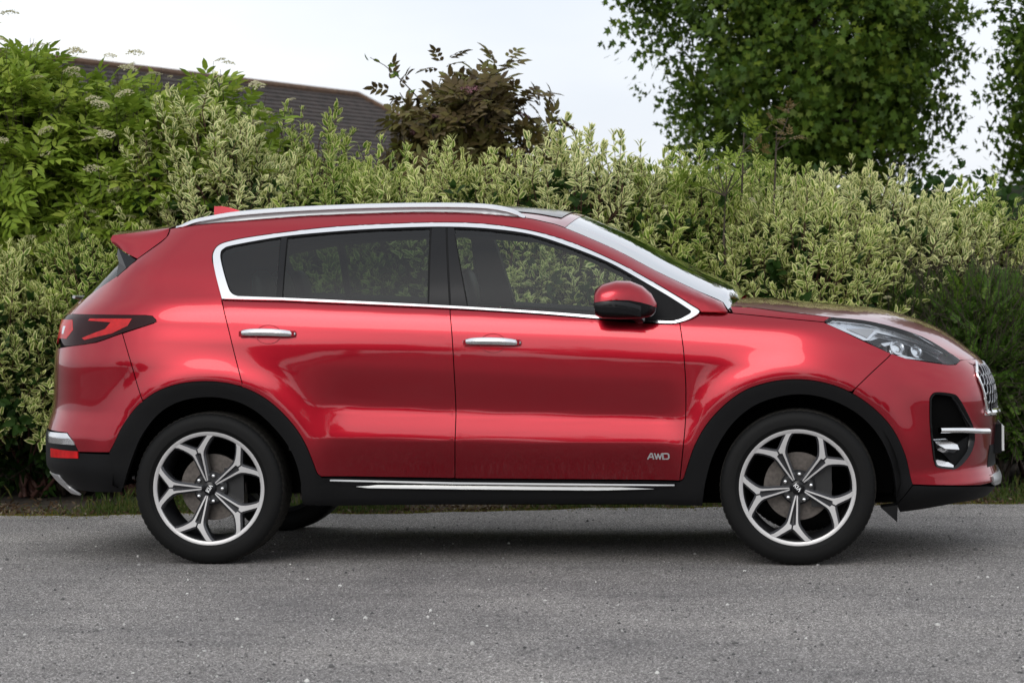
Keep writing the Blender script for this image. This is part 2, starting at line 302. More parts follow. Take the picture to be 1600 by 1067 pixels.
def surf_panel(name, poly, m, upper=False, holes=(), off=0., gap=.0022, thick=.012, step=(.03, .014), parent=None, far=True, h=.015, roundoff=.0012, sub=None, far_parent=None, tilt=None):
    """a sheet-metal panel: outline in surface coordinates lifted onto the body side, edges folded in; the left-hand twin is mirrored"""
    poly = densify(inset(densify(poly, h), gap) if gap else (poly if area(poly) > 0 else poly[::-1]), h)
    if area(poly) < 0: poly = poly[::-1]
    hs_ = []
    for q in holes:
        q = densify(q, h); q = q if area(q) < 0 else q[::-1]; hs_.append(q)
    rings = [poly] + hs_
    p = np.array(poly); lo = p.min(0); hi = p.max(0)
    gx = np.arange(lo[0]+step[0]/2, hi[0], step[0]); gz = np.arange(lo[1]+step[1]/2, hi[1], step[1])
    G = np.stack(np.meshgrid(gx, gz), -1).reshape(-1, 2); G[:, 0] += (np.round((G[:, 1]-lo[1])/step[1]) % 2)*step[0]*.3
    keep = inside(poly, G)
    if keep.any():
        G = G[keep]; dd = dist_poly(poly, G); k = dd > min(step)*.55
        for q in hs_: k &= ~inside(q, G) & (dist_poly(q, G) > min(step)*.55)
        G = G[k]
    else: G = np.zeros((0, 2))
    co = []; ed = []
    for r_ in rings:
        k = len(co); co += list(r_); ed += [(k+i, k+(i+1) % len(r_)) for i in range(len(r_))]
    nb = len(co); co += [tuple(g) for g in G]
    vo, eo, fo, ov, oe, of = delaunay_2d_cdt([Vector(c) for c in co], ed, [], 0, 1e-6)
    V = np.array([tuple(v) for v in vo]); T = np.array([f for f in fo if len(f) == 3])
    c = V[T].mean(1); k = inside(poly, c)
    for q in hs_: k &= ~inside(q, c)
    T = T[k]
    P = S(V[:, 0], V[:, 1], upper); N = Sn(V[:, 0], V[:, 1], upper); P = P + N*off
    if tilt: P = P + N*(tilt[1]*(tilt[0]-V[:, 1]))[:, None]; N = unit_(N + np.array([0, 0, tilt[1]]))
    # boundary edges -> folded flange
    cnt = {}
    for f in T:
        for a, b in ((f[0], f[1]), (f[1], f[2]), (f[2], f[0])): cnt[(a, b)] = cnt.get((a, b), 0) + 1
    bd = [e for e in cnt if (e[1], e[0]) not in cnt]
    verts = list(P); norms = list(N); faces = [tuple(f) for f in T]
    bset = set(i for e in bd for i in e)
    for i in bset: verts[i] = P[i] - N[i]*roundoff
    if thick:
        out = {}
        for a, b in bd:
            ed_ = P[b]-P[a]; o_ = np.cross(ed_, N[a]); o_ /= max(np.linalg.norm(o_), 1e-9)
            out.setdefault(a, []).append(o_); out.setdefault(b, []).append(o_)
        mp_ = {}
        for i in bset:
            n_ = np.sum(out[i], 0); n_ /= max(np.linalg.norm(n_), 1e-9)
            mp_[i] = len(verts); verts += [verts[i], P[i]-N[i]*thick]; norms += [n_, n_]
        for a, b in bd: faces.append((b, a, mp_[a], mp_[b])); faces.append((mp_[b], mp_[a], mp_[a]+1, mp_[b]+1))
        faces = [f for f in faces if not (len(f) == 4 and f[0] in bset and f[1] in bset)]
    verts = np.array(verts); norms = np.array(norms)
    o = mesh_obj(name, verts, faces, m, parent or car, normals=norms); res = [o]
    if far:
        vm = verts*[1, -1, 1]; nm = norms*[1, -1, 1]
        res.append(mesh_obj(name, vm, [f[::-1] for f in faces], m, far_parent or parent or car, normals=nm))
    return res
def grid_obj(name, G, m, parent=None, smooth=True, flip=False):
    G = np.array(G); a, b = G.shape[:2]
    f = [(i*b+j, i*b+j+1, (i+1)*b+j+1, (i+1)*b+j) for i in range(a-1) for j in range(b-1)]
    if flip: f = [q[::-1] for q in f]
    return mesh_obj(name, G.reshape(-1, 3), f, m, parent or car, smooth=smooth)
def tc_r(z): return float(XR(z) + (.80 - .38*sstep(1.1, 1.4, z) if z > 1.1 else .80) - (.80 - .38*sstep(1.1, 1.4, z) if z > 1.1 else .80)*UC_R[0][-1])
def tc_f(z): return float(1.25 + (XF_LO(z)-1.25)*UC_F[0][-1])
def tc_w(z):
    sp = .14 + .22*sstep(1.12, 1.36, z); return float(XF_UP(z) - sp + sp*UC_W[0][-1])
A = {k: catmull(v, 5) for k, v in FE.items()}
def cut(line, a, b):
    """piece of a smooth line between the points nearest to a and b"""
    p = np.array(line); i = int(np.argmin(np.hypot(*(p-a).T))); j = int(np.argmin(np.hypot(*(p-b).T)))
    return [tuple(q) for q in (p[i:j+1] if i <= j else p[j:i+1][::-1])]
R_ = lambda l: list(l)[::-1]
belt = A['belt']; seam_rf = A['rear_front_seam']; seam_fw = A['front_wing_seam']; sill = FE['sill_line']; q_door = A['quarter_door']
arch_r = A['rear_arch']; arch_f = A['front_arch']; ch_o = A['chrome_outer']; ch_i = A['chrome_inner']
pq = FE['quarter_door'][-1]; pb = FE['belt'][0]; pm = FE['rear_front_seam'][0]; pw = FE['front_wing_seam'][0]

# doors
rear_door_poly = cut(belt, pb, pm) + seam_rf[1:] + [sill[0]] + cut(arch_r, sill[0], pq)[1:] + R_(q_door)[1:-1]
rd, rd_l = surf_panel('rear_door', rear_door_poly, RED)
front_door_poly = cut(belt, pm, pw) + seam_fw[1:-1] + [sill[2], sill[1]] + R_(seam_rf)[1:-1]
fd, fd_l = surf_panel('front_door', front_door_poly, RED)
# front wing
hl = A['headlight'] + [FE['headlight'][0]]
hl_low = [FE['headlight'][i] for i in (0, 15, 14, 13)]
wing_poly = [pw, FE['chrome_outer'][19], FE['chrome_outer'][18]] + A['wing_top'][1:] + catmull(hl_low, 5)[1:] + A['wing_bumper'][1:] + cut(arch_f, FE['wing_bumper'][-1], FE['front_arch'][1])[1:] + [FE['front_arch'][0]] + R_(seam_fw)[1:-1]
surf_panel('front_wing', wing_poly, RED)
# body side: quarter panel, cant rail and windscreen pillar in one pressing
tl = FE['tail_light']
frame_poly = catmull(FE['roof_edge'][:16], 5) + [(1.035, 1.127), FE['chrome_outer'][18]] + R_(cut(ch_o, FE['chrome_outer'][0], FE['chrome_outer'][18]))[1:] + q_door[1:] + cut(arch_r, pq, FE['quarter_bumper'][-1])[1:] \
    + R_(A['quarter_bumper'])[1:] + [tl[6], tl[5], tl[4], tl[3], tl[2], FE['quarter_rear'][-1]] + R_(A['quarter_rear'])[1:-1]
side_r, side_l = surf_panel('body_side', frame_poly, RED, upper=True)
# rear bumper
zc = np.linspace(.56, 1.0, 12)
rb_poly = A['quarter_bumper'] + cut(arch_r, FE['quarter_bumper'][-1], FE['rear_arch'][0])[1:] + [(-1.982, .509), (-2.004, .541), (-2.012, .556), (-2.062, .595)] \
    + [(tc_r(.60)+.3, .605), (tc_r(.60), .605)] + [(tc_r(z), z) for z in np.linspace(.62, .985, 12)] + [(-2.2, .985), tl[9], tl[8], tl[7]]
surf_panel('rear_bumper', rb_poly, RED, step=(.03, .02))
lb_poly = [(-1.80, .505), (-1.982, .505), (-2.01, .553), (-2.064, .592), (tc_r(.60)+.3, .600), (tc_r(.6), .600), (tc_r(.5), .5), (tc_r(.4), .4), (tc_r(.33), .33), (-2.2, .325), (-1.95, .318), (-1.757, .325), (-1.70, .48), (-1.72, .53)]
lower_r, lower_l = surf_panel('lower_rear_bumper', lb_poly, BLACK, off=-.002, step=(.03, .03))
surf_panel('rear_reflector', FE['refl_red'], REDLENS, off=.003, gap=0, thick=.01)
surf_panel('reversing_lamp', FE['refl_clear'], REFL, off=.003, gap=0, thick=.01)
surf_panel('skid_plate', [(-2.17, .392), (-2.13, .335), (-2.05, .300), (tc_r(.3), .300), (tc_r(.395), .395)], SILVER, off=.006, gap=0, thick=.01)
# tail lamp with its light-guide hook
tlp, tlp_l = surf_panel('tail_lamp', catmull(tl + [tl[0]], 4)[:-1], DKRED, upper=True, off=.006, gap=.001, thick=.02)
for par, s in ((tlp, 1), (tlp_l, -1)):
    for nm, pts in (('light_guide', [(-1.70, 1.125), (-1.90, 1.126), (-1.99, 1.123), (-1.99, 1.113), (-1.905, 1.112), (-1.86, 1.085), (-1.80, 1.055), (-1.85, 1.044), (-1.91, 1.06), (-1.99, 1.032), (-1.93, 1.022), (-1.80, 1.046), (-1.72, 1.10)]),):
        pass
    g = surf_panel('light_guide', [(-1.69, 1.122), (-1.93, 1.122), (-1.94, 1.113), (-1.80, 1.106), (-1.83, 1.075), (-1.97, 1.033), (-1.95, 1.025), (-1.79, 1.055), (-1.71, 1.09)], REDLENS, upper=True, off=.008, gap=0, thick=.004, far=False, parent=par)[0]
    g2 = surf_panel('lamp_core', [(-2.07, 1.115), (-2.26, 1.115), (-2.22, 1.03), (-2.10, 1.028), (-2.045, 1.07)], REDLENS, upper=True, off=.008, gap=0, thick=.004, far=False, parent=par)[0]
    g3 = surf_panel('lamp_reflector', [(-2.13, 1.085), (-2.165, 1.085), (-2.165, 1.050), (-2.14, 1.050)], REFL, upper=True, off=.0095, gap=0, thick=.003, far=False, parent=par)[0]
    if s < 0:
        for q in (g, g2, g3):
            me = q.data; me.transform(Matrix.Scale(-1, 4, (0, 1, 0))); me.flip_normals()
surf_panel('rear_backing', [(-1.9, 1.0), (-1.9, 1.16), (tc_r(1.16), 1.16), (tc_r(.93), .93), (-2.0, .93)], LINER, upper=True, off=-.02, gap=0, thick=0)
surf_panel('spoiler_backing', [(-1.55, 1.545), (-1.70, 1.52), (-1.83, 1.41), (-1.86, 1.30), (-1.72, 1.375), (-1.62, 1.44), (-1.56, 1.49)], LINER, upper=True, off=-.022, gap=0, thick=0)
# wheel arch and sill cladding
def ring(outer, inner): return list(outer) + R_(inner)
surf_panel('arch_cladding', ring(R_(arch_f), R_(A['front_arch_in'])), BLACK, off=.007, gap=.001, thick=.05, roundoff=.005)
surf_panel('arch_cladding', ring(R_(arch_r), R_(A['rear_arch_in'])), BLACK, off=.007, gap=.001, thick=.05, roundoff=.005)
sill_poly = [(-.83, .41), (-.81, .394), (-.2, .382), (.814, .372), (.835, .385), (.915, .36), (.912, .268)] + R_(FE['sill_bottom'])[1:-1] + [(-.90, .275), (-.905, .36)]
surf_panel('sill_cladding', sill_poly, BLACK, off=.010, gap=0, thick=.05, roundoff=.006)
surf_panel('sill_trim', [(-.775, .388), (-.2, .377), (.80, .368), (.74, .345), (.70, .338), (-.2, .343), (-.63, .350), (-.74, .362)], GLOSSBLK, off=.014, gap=0, thick=.012, roundoff=.003)
surf_panel('sill_trim_strip', [(-.775, .3895), (-.2, .3785), (.80, .3695), (.80, .3645), (-.2, .3725), (-.775, .3835)], SATIN, off=.015, gap=0, thick=.006, tilt=(.385, .9))
surf_panel('sill_trim_strip', [(-.655, .357), (-.56, .365), (-.2, .363), (.45, .357), (.70, .346), (.45, .3415), (-.2, .3465), (-.6, .351)], SATIN, off=.016, gap=0, thick=.006, tilt=(.365, .75))
# front bumper, pocket, grille
gl_ = FE['grille_left']; hd = FE['headlight']
fb_poly = [hd[13], hd[12], hd[11], hd[10], hd[9], hd[8], (2.24, .898), (2.30, .872), gl_[0], gl_[1], gl_[2], gl_[3], (2.40, .642), (tc_f(.64), .640)] + [(tc_f(z), z) for z in np.linspace(.62, .34, 10)] \
    + [(2.30, .327), FE['chin'][2], FE['chin'][1], FE['chin'][0]] + R_(cut(arch_f, FE['wing_bumper'][-1], FE['front_arch'][-1]))[1:] + R_(A['wing_bumper'])[1:-1]
fog = densify(catmull(FE['fog'] + [FE['fog'][0]], 3)[:-1])
surf_panel('front_bumper', fb_poly, RED, holes=[fog], step=(.03, .018))
surf_panel('fog_pocket', inset(fog, -.012), LINER, off=-.060, gap=0, thick=0)
# pocket rim wall
def rim_wall(name, outl, d0, d1, m, lip=.010):
    fa = []
    for s in (1, -1):
        p = densify(outl, .02); p = np.array(p if area(p) > 0 else p[::-1]); P = S(p[:, 0], p[:, 1]); N = Sn(p[:, 0], p[:, 1]); pi = np.array(inset([tuple(q) for q in p], lip))
        Pi = S(pi[:, 0], pi[:, 1]); 
        G = np.stack([P + N*.002, Pi + N*.001 if len(Pi) == len(P) else P, (Pi if len(Pi) == len(P) else P) - N*d1], 0)
        G = np.concatenate([G, G[:, :1]], 1)*[1, s, 1]
        fa.append(grid_obj(name, G, m, flip=(s > 0)))
    return fa
rim_wall('pocket_rim', fog, 0, .06, GLOSSBLK)
surf_panel('fog_lamp', [(1.985, .655), (2.12, .645), (2.13, .60), (2.0, .59), (1.985, .62)], GLOSSBLK, off=-.034, gap=0, thick=.03)
surf_panel('pocket_blade', [(1.985, .548), (2.06, .548), (2.12, .520), (2.115, .500), (2.03, .507), (1.995, .528)], CHROME, off=-.026, gap=0, thick=.03, tilt=(.548, .8))
surf_panel('pocket_blade', [(1.99, .452), (2.02, .468), (2.10, .428), (2.09, .417), (2.0, .428)], CHROME, off=-.040, gap=0, thick=.03, tilt=(.468, .8))
surf_panel('pocket_panel', [(2.03, .49), (2.225, .555), (2.222, .49), (2.16, .443), (2.11, .425)], BLACK, off=-.016, gap=0, thick=.03)
for s in (1, -1):
    bl = [(2.0, .590), (2.06, .588), (2.15, .584), (2.25, .577), (2.33, .572), (2.40, .568)]; Gb = []
    for t_, z_ in catmull(bl, 4):
        p_ = S(t_, z_); n_ = Sn(t_, z_); Gb.append([(p_ + n_*(.004 + .014*math.cos(a_)) + np.array([0, 0, .0135*math.sin(a_)]))*[1, s, 1] for a_ in np.linspace(0, 2*math.pi, 13)])
    grid_obj('bumper_blade', Gb, BRIGHT, flip=(s < 0))
grl = gl_ + [(2.42, .648), (tc_f(.645), .645), (tc_f(.75), .75), (tc_f(.86), .86), (2.37, .868)]
surf_panel('grille_backing', grl, LINER, off=-.03, gap=0, thick=0)
# honeycomb grille
mb = MB()
for s in (1, -1):
    for i in range(14):
        for j in range(5):
            t0 = 2.335 + i*.055 + (j % 2)*.0275; z0 = .675 + j*.042
            if not inside(inset(grl, .012), [(t0, z0)])[0]: continue
            ring_o = [(t0 + .030*math.cos(a), z0 + .026*math.sin(a)) for a in np.linspace(0, 2*math.pi, 7)[:-1] + .52]
            for k in range(6):
                a, b = ring_o[k], ring_o[(k+1) % 6]
                P = [S(*a), S(*b)]; N = [Sn(*a), Sn(*b)]; w_ = .0045
                q = [P[0]+N[0]*.004, P[1]+N[1]*.004, P[1]-N[1]*.02, P[0]-N[0]*.02]; c0 = S(t0, z0)
                q2 = [x + (c0-x)/np.linalg.norm(c0-x)*w_ for x in q[:2]]
                v = [x*[1, s, 1] for x in q + q2]
                mb.add(v, [(0, 1, 2, 3), (0, 4, 5, 1)])
mb.build('grille_mesh', mat('dark_chrome', (.5, .5, .52), .18, metal=1), car)
mb = MB()
for s in (1, -1):
    pts = [S(t, z) + Sn(t, z)*.006 for t, z in catmull([(2.36, .876), gl_[0], (2.305, .822), gl_[2], gl_[3], (2.41, .645), (tc_f(.64), .643)], 5)]
    mb.tube([p*[1, s, 1] for p in pts], [.007]*len(pts), 8)
    pts = [S(t, z) + Sn(t, z)*.012 for t, z in catmull([gl_[3], (2.41, .652), (2.6, .65), (tc_f(.65), .65)], 5)]
    mb.tube([p*[1, s, 1] for p in pts], [.016]*len(pts), 8)
shade_auto(mb.build('grille_surround', BRIGHT, car))
chin_poly = [(1.78, .26), (1.86, .350), (1.945, .342), (2.125, .331), (2.506, .305), (tc_f(.30), .300), (tc_f(.26), .26), (2.4, .255), (2.12, .250), (1.95, .236), (1.80, .225)]
surf_panel('lower_front_bumper', chin_poly, BLACK, off=-.002, gap=.001, step=(.03, .02), thick=.03)
surf_panel('front_skid_plate', [(2.45, .365), (tc_f(.37), .37), (tc_f(.315), .315), (2.47, .318)], SILVER, off=.010, gap=0, thick=.02)
surf_panel('lower_grille', [(2.45, .50), (tc_f(.5), .5), (tc_f(.40), .40), (2.42, .40)], BLACK, off=.003, gap=0, thick=.01)
MB().box(2.262, 2.274, -.26, .26, .465, .578).build('number_plate', WHITE, car)
MB().box(2.225, 2.2615, -.28, .28, .455, .59).build('plate_holder', BLACK, car)
# mud flap behind the front wheel arch lip
for s in (1, -1): MB().add([(1.70, -.86*s, .255), (1.775, -.86*s, .265), (1.772, -.86*s, .19), (1.70, -.70*s, .255), (1.775, -.70*s, .265), (1.772, -.70*s, .19)], [(0, 1, 2), (3, 5, 4), (0, 3, 4, 1), (1, 4, 5, 2), (2, 5, 3, 0)]).build('air_deflector', BLACK, car)

# headlamp: dark bowl, reflector units, brow and clear cover
hl_poly = catmull(FE['headlight'] + [FE['headlight'][0]], 4)[:-1]
HL_DARK = mat('headlamp_bowl', (.70, .71, .73), .22, metal=.9); HL_IN = mat('headlamp_black', (.012, .012, .014), .2)
hb, hb_l = surf_panel('headlamp', hl_poly, HL_DARK, off=-.035, gap=-.004, thick=0)
for par, s in ((hb, 1), (hb_l, -1)):
    items = []
    items.append(surf_panel('lamp_cover', hl_poly, LENS, off=.002, gap=.002, thick=0, far=False, parent=par)[0])
    items.append(surf_panel('lamp_brow', [(1.47, 1.080), (1.50, 1.092), (1.58, 1.084), (1.667, 1.070), (1.80, 1.036), (1.95, .988), (2.08, .934), (2.05, .936), (1.93, .975), (1.80, 1.012), (1.70, 1.035), (1.66, 1.0), (1.64, 1.0), (1.545, 1.045)], REFL, off=-.012, gap=0, thick=.02, far=False, parent=par)[0])
    items.append(surf_panel('lamp_bezel', [(1.66, 1.0), (1.72, 1.018), (1.80, 1.0), (1.93, .965), (2.03, .925), (2.08, .900), (2.0, .890), (1.90, .905), (1.80, .925), (1.74, .95)], HL_IN, off=-.028, gap=0, thick=.01, far=False, parent=par)[0])
    items.append(surf_panel('indicator', [(1.56, 1.052), (1.65, 1.052), (1.69, 1.045), (1.655, 1.010)], mat('frosted_lens', (.55, .55, .56), .35, metal=.3), off=-.008, gap=0, thick=.01, far=False, parent=par)[0])
    for (t, z, r) in ((1.80, .965, .030), (1.90, .945, .026)):
        c = S(t, z) - Sn(t, z)*.018; m_ = MB(); n = Vector(Sn(t, z)); q = n.to_track_quat('Z', 'Y').to_matrix()
        m_.lathe([(0, r*1.25), (.012, r*1.25), (.014, r), (.004, r*.9), (.010, r*.5), (.013, 0.0005)], 20, cx=0, cy=0, cz=0)
        vv = [Vector(c) + q @ Vector((v[0], v[2], v[1])) for v in m_.v]
        items.append(shade_auto(mesh_obj('projector', vv, [f[::-1] for f in m_.f], REFL, par)))
    items.append(surf_panel('lamp_fin', [(1.72, .985), (1.80, .995), (1.80, .985), (1.735, .972)], REFL, off=-.012, gap=0, thick=.02, far=False, parent=par)[0])
    items.append(surf_panel('lamp_fin', [(1.76, .955), (1.85, .925), (1.93, .913), (1.94, .906), (1.84, .916), (1.765, .940)], REFL, off=-.012, gap=0, thick=.02, far=False, parent=par)[0])
    if s < 0:
        for q in items: q.data.transform(Matrix.Scale(-1, 4, (0, 1, 0))); q.data.flip_normals()

# bonnet: flank strip down to the shut line, then a crowned top
flank = A['wing_top'][5:] + [FE['headlight'][1], FE['hood_high'][4]] + R_(A['hood_high'])[1:]
surf_panel('bonnet_flank', flank, RED, gap=.0018)
edge = [S(t, z) for t, z in A['hood_high']] + [S(t, z) for t, z in catmull(FE['headlight'][2:9], 4)]
edge = np.array(edge); keep = [0]
for i in range(1, len(edge)):
    if edge[i][0] > edge[keep[-1]][0] + .006: keep.append(i)
edge = edge[keep]
for _ in range(3): edge[1:-1] = .25*edge[:-2] + .5*edge[1:-1] + .25*edge[2:]
nose = np.array([S(t, z) for t, z in zip(np.linspace(2.186, tc_f(.889), 40), .896 - .006*np.linspace(0, 1, 40))]); NQ = 16; G = []
for i, e in enumerate(edge):
    crown = float(np.interp(e[0], [1.05, 1.3, 1.6, 1.8, 1.95, 2.06], [.030, .038, .042, .036, .026, .010])); u_ = (e[0]-edge[0][0])/(edge[-1][0]-edge[0][0]); fw = .04 + .05*u_; row = []
    for q in np.linspace(-1, 0, NQ+1):
        a = np.array([e[0] + fw*(1-q*q), q*abs(e[1]), e[2] + crown*(1-abs(q)**2.6)])
        if i > len(edge)-9:
            w_ = sstep(len(edge)-9, len(edge)-1, i); k = np.interp(q*abs(nose[0][1]), nose[:, 1], np.arange(40)); b = np.array([np.interp(k, np.arange(40), nose[:, c]) for c in range(3)]); a = a*(1-w_) + b*w_
        row.append(a)
    row += [p*[1, -1, 1] for p in row[-2::-1]]; G.append(row)
grid_obj('bonnet', G, RED, flip=True)
# nose panel under the bonnet edge
surf_panel('nose_panel', [(2.10, .936), (2.19, .908), (2.24, .900), (2.34, .893), (tc_f(.885), .889), (tc_f(.865), .865), (2.37, .868), (2.30, .876), (2.24, .894), (2.19, .90)], RED, gap=0, thick=0)
surf_panel('nose_corner', [(2.18, .905), (2.24, .900), (2.34, .892), (2.42, .888), (2.42, .862), (2.35, .845), (2.319, .835), (2.29, .862), (2.22, .885)], RED, off=-.004, gap=0, thick=0)
# cowl and wipers
MB().box(1.00, 1.13, -.70, .70, 1.085, 1.105).build('scuttle', BLACK, car)
mb = MB(); mb.tube([(1.135, -.55, 1.125), (1.12, -.30, 1.142), (1.06, .25, 1.165)], [.010, .009, .006], 6); mb.tube([(1.15, -.62, 1.118), (1.14, -.5, 1.128), (1.09, .1, 1.152)], [.006]*3, 6); mb.build('wiper', BLACK, car)
# windscreen and rear window
ws = cut(A['roof_edge'], FE['roof_edge'][11], FE['roof_edge'][15]) + [(1.04, 1.135), (tc_w(1.13), 1.13)] + [(tc_w(z), z) for z in np.linspace(1.16, 1.545, 14)]
hd_line = [(float(t), float(z)) for t, z in zip(np.linspace(tc_w(1.552), FE['roof_edge'][11][0], 12), 1.552 - (np.linspace(0, 1, 12)**2)*(1.552-FE['roof_edge'][11][1]))]
ws_e = [S(t, z, True) for t, z in cut(A['roof_edge'], FE['roof_edge'][11], FE['roof_edge'][15])] + [S(1.04, 1.13, True)]
def ws_row(e, b=.075): return [(e[0] + .48*b*(1-abs(q)**2.0), q*(abs(e[1])-.002), e[2] - .002 + .87*b*(1-abs(q)**2.0)) for q in np.linspace(-1, 1, 25)]
grid_obj('windscreen', [ws_row(e) for e in ws_e], GLASS_W, flip=True)
qr = A['quarter_rear']
rw = cut(qr, FE['quarter_rear'][3], FE['quarter_rear'][7]) + [(tc_r(1.21), 1.21)] + [(tc_r(z), z) for z in np.linspace(1.25, 1.46, 8)]
surf_panel('rear_window', rw, GLASS_D, upper=True, gap=0, thick=0, off=-.002)
tg = cut(qr, FE['quarter_rear'][7], FE['quarter_rear'][8]) + [tl[1], tl[0], (-2.33, 1.0), (tc_r(.99), .99)] + [(tc_r(z), z) for z in np.linspace(1.02, 1.205, 8)]
surf_panel('tailgate', tg, RED, upper=True, gap=.001, thick=.01)
MB().tube([(-2.10, -.02, 1.205), (-2.115, -.20, 1.215), (-2.095, -.42, 1.222)], [.016, .012, .008], 8).build('rear_wiper', SILVER, car)
# roof
re_ = [S(t, z, True) for t, z in cut(A['roof_edge'], FE['roof_edge'][0], FE['roof_edge'][11])]
G = []
hdr = np.array([S(t, z, True) for t, z in hd_line])[::-1]            # near edge -> centre
for i, e in enumerate(re_):
    u_ = i/(len(re_)-1); crown = .030 + .035*u_**3; row = []
    for q in np.linspace(-1, 0, 13):
        a = np.array([e[0] + .036*(1-abs(q)**2.0)*sstep(.6, 1, u_), q*abs(e[1]), e[2] + crown*(1-abs(q)**2.0)])
        if False:
            w_ = sstep(len(re_)-7, len(re_)-1, i); yq = q*abs(hdr[0][1]); k = np.interp(-yq, -hdr[::-1, 1], np.arange(len(hdr))[::-1])
            b = np.array([np.interp(k, np.arange(len(hdr)), hdr[:, c]) for c in range(3)]); a = a*(1-w_) + b*w_
        row.append(a)
    row += [p*[1, -1, 1] for p in row[-2::-1]]
    G.append(row)
grid_obj('roof', G, RED, flip=True)
Gs = np.array(G)[14:-2, 3:-3] + [0, 0, .004]
grid_obj('glass_roof', Gs, GLOSSBLK, flip=True)
# roof rails
rt = catmull([(-1.545, 1.549), (-1.524, 1.553), (-1.463, 1.577), (-1.378, 1.594), (-1.238, 1.614), (-.982, 1.630), (-.68, 1.639), (-.45, 1.641), (-.262, 1.639), (-.118, 1.633), (-.03, 1.623), (.045, 1.604), (.10, 1.572)], 4)
for s in (1, -1):
    ctr = []
    for x, zt in rt:
        e = re_[int(np.argmin([abs(p[0]-x) for p in re_]))]; ctr.append((x, abs(e[1])-.012, zt, e[2]))
    G = []
    for (x, y, zt, ze) in ctr:
        zb = max(ze-.004, zt-.020); G.append([(x, -s*(y+.012), zb-.001), (x, -s*(y+.018), zb+.002), (x, -s*(y+.008), zt-.005), (x, -s*(y+.001), zt), (x, -s*(y-.016), zt-.001), (x, -s*(y-.02), zb-.004), (x, -s*(y+.012), zb-.001)])
    rail = shade_auto(grid_obj('roof_rail', G, CHROME, flip=(s > 0)), 50)
    G = []
    for (x, y, zt, ze) in ctr:
        zb = max(ze-.004, zt-.019); G.append([(x, -s*(y+.008), ze-.02), (x, -s*(y+.008), zb), (x, -s*(y-.014), zb), (x, -s*(y-.014), ze-.02)])
    grid_obj('rail_web', G, SILVER, parent=rail, flip=(s > 0))
# aerial fin
fin = [(-1.500, 1.58), (-1.505, 1.653), (-1.47, 1.654), (-1.43, 1.647), (-1.38, 1.631), (-1.32, 1.602)]
G = [[(x, yy*k, z) for yy in (-1, 0, 1) for k in (.022 if z < 1.61 else .008,)] for x, z in fin]
v = [(x, -.011, 1.595) for x, z in fin] + [(x, -.007, z) for x, z in fin] + [(x, .007, z) for x, z in fin] + [(x, .011, 1.595) for x, z in fin]; n = len(fin)
f = [(r*n+i, r*n+i+1, (r+1)*n+i+1, (r+1)*n+i) for r in range(3) for i in range(n-1)] + [(0, n, 2*n, 3*n)]
shade_auto(mesh_obj('aerial_fin', v, f, RED, car), 20)
# rear spoiler
sp = []; prof_e = [(-1.579, 1.540), (-1.657, 1.532), (-1.751, 1.521), (-1.861, 1.510), (-1.872, 1.492), (-1.863, 1.474), (-1.829, 1.450)]
ye = [.590, .586, .580, .562, .560, .565, .580]
for q in np.linspace(-1, 1, 25):
    k = 1-abs(q)**2.2; row = []
    for (x_, z_), y_ in zip(prof_e, ye): row.append((x_ - (.055*k if x_ < -1.8 else .02*k if x_ < -1.6 else 0), q*y_, z_ + .028*k))
    row += [(-1.76, q*.56, 1.455 + .02*k), (-1.62, q*.56, 1.49 + .02*k)]; sp.append(row)
shade_auto(grid_obj('spoiler', sp, RED, flip=False), 40)
for s in (1, -1):
    seam_p = [S(t_, z_, True) for t_, z_ in ((-1.580, 1.534), (-1.580, 1.515), (-1.583, 1.497), (-1.605, 1.477), (-1.656, 1.440), (-1.690, 1.416), (-1.716, 1.398))]
    tip_p = [np.array((x_, -y_, z_)) for (x_, z_), y_ in zip(prof_e, ye)]
    Gq = [[(a_*(1-f_) + b_*f_ + np.array((0, -.010*math.sin(math.pi*f_), 0)))*[1, s, 1] for f_ in np.linspace(.012, 1, 9)] for a_, b_ in zip(seam_p, tip_p)]
    grid_obj('spoiler_end', Gq, RED, flip=(s > 0))
    P = [S(-1.722, 1.392, True), S(-1.77, 1.355, True), S(-1.823, 1.314, True), np.array((-1.822, -.60, 1.383)), np.array((-1.838, -.572, 1.418)), np.array((-1.829, -.58, 1.449))]
    P = [(p + np.array((0, -.002, 0)))*[1, s, 1] for p in P]; mesh_obj('spoiler_fillet', P, [tuple(range(6))[::s]], GLOSSBLK, car)

# window surround, panes and pillars
for nm_, side in (('window_trim', 0),):
    surf_panel('window_trim', inset(ch_o[:-1] if ch_o[0] == ch_o[-1] else ch_o, .0035), CHROME, upper=True, holes=[ch_i], off=.004, gap=0, thick=.010, roundoff=.002)
qg = [(-1.196, 1.224), (-1.222, 1.236), (-1.246, 1.268), (-1.290, 1.376), (-1.298, 1.417), (-1.288, 1.435), (-1.244, 1.451), (-1.028, 1.486), (-1.018, 1.216)]
rg = [(-.995, 1.488), (-.785, 1.506), (-.548, 1.518), (-.335, 1.522), (-.322, 1.178), (-.596, 1.193), (-.988, 1.214)]
fg = [(-.222, 1.521), (-.070, 1.511), (.136, 1.481), (.318, 1.422), (.484, 1.354), (.60, 1.291), (.60, 1.107), (.475, 1.118), (.169, 1.145), (-.135, 1.166)]
frm = surf_panel('window_frame', inset(ch_i, -.004), BLACK, upper=True, holes=[densify(q) for q in (qg, rg, fg)], off=-.004, gap=0, thick=.045)
surf_panel('quarter_glass', inset(qg, -.004), GLASS_D, upper=True, off=-.008, gap=0, thick=0)
surf_panel('rear_door_glass', inset(rg, -.004), GLASS_D, upper=True, off=-.010, gap=0, thick=0, parent=rd, far_parent=rd_l)
surf_panel('front_door_glass', inset(fg, -.004), GLASS_L, upper=True, off=-.010, gap=0, thick=0, parent=fd, far_parent=fd_l)
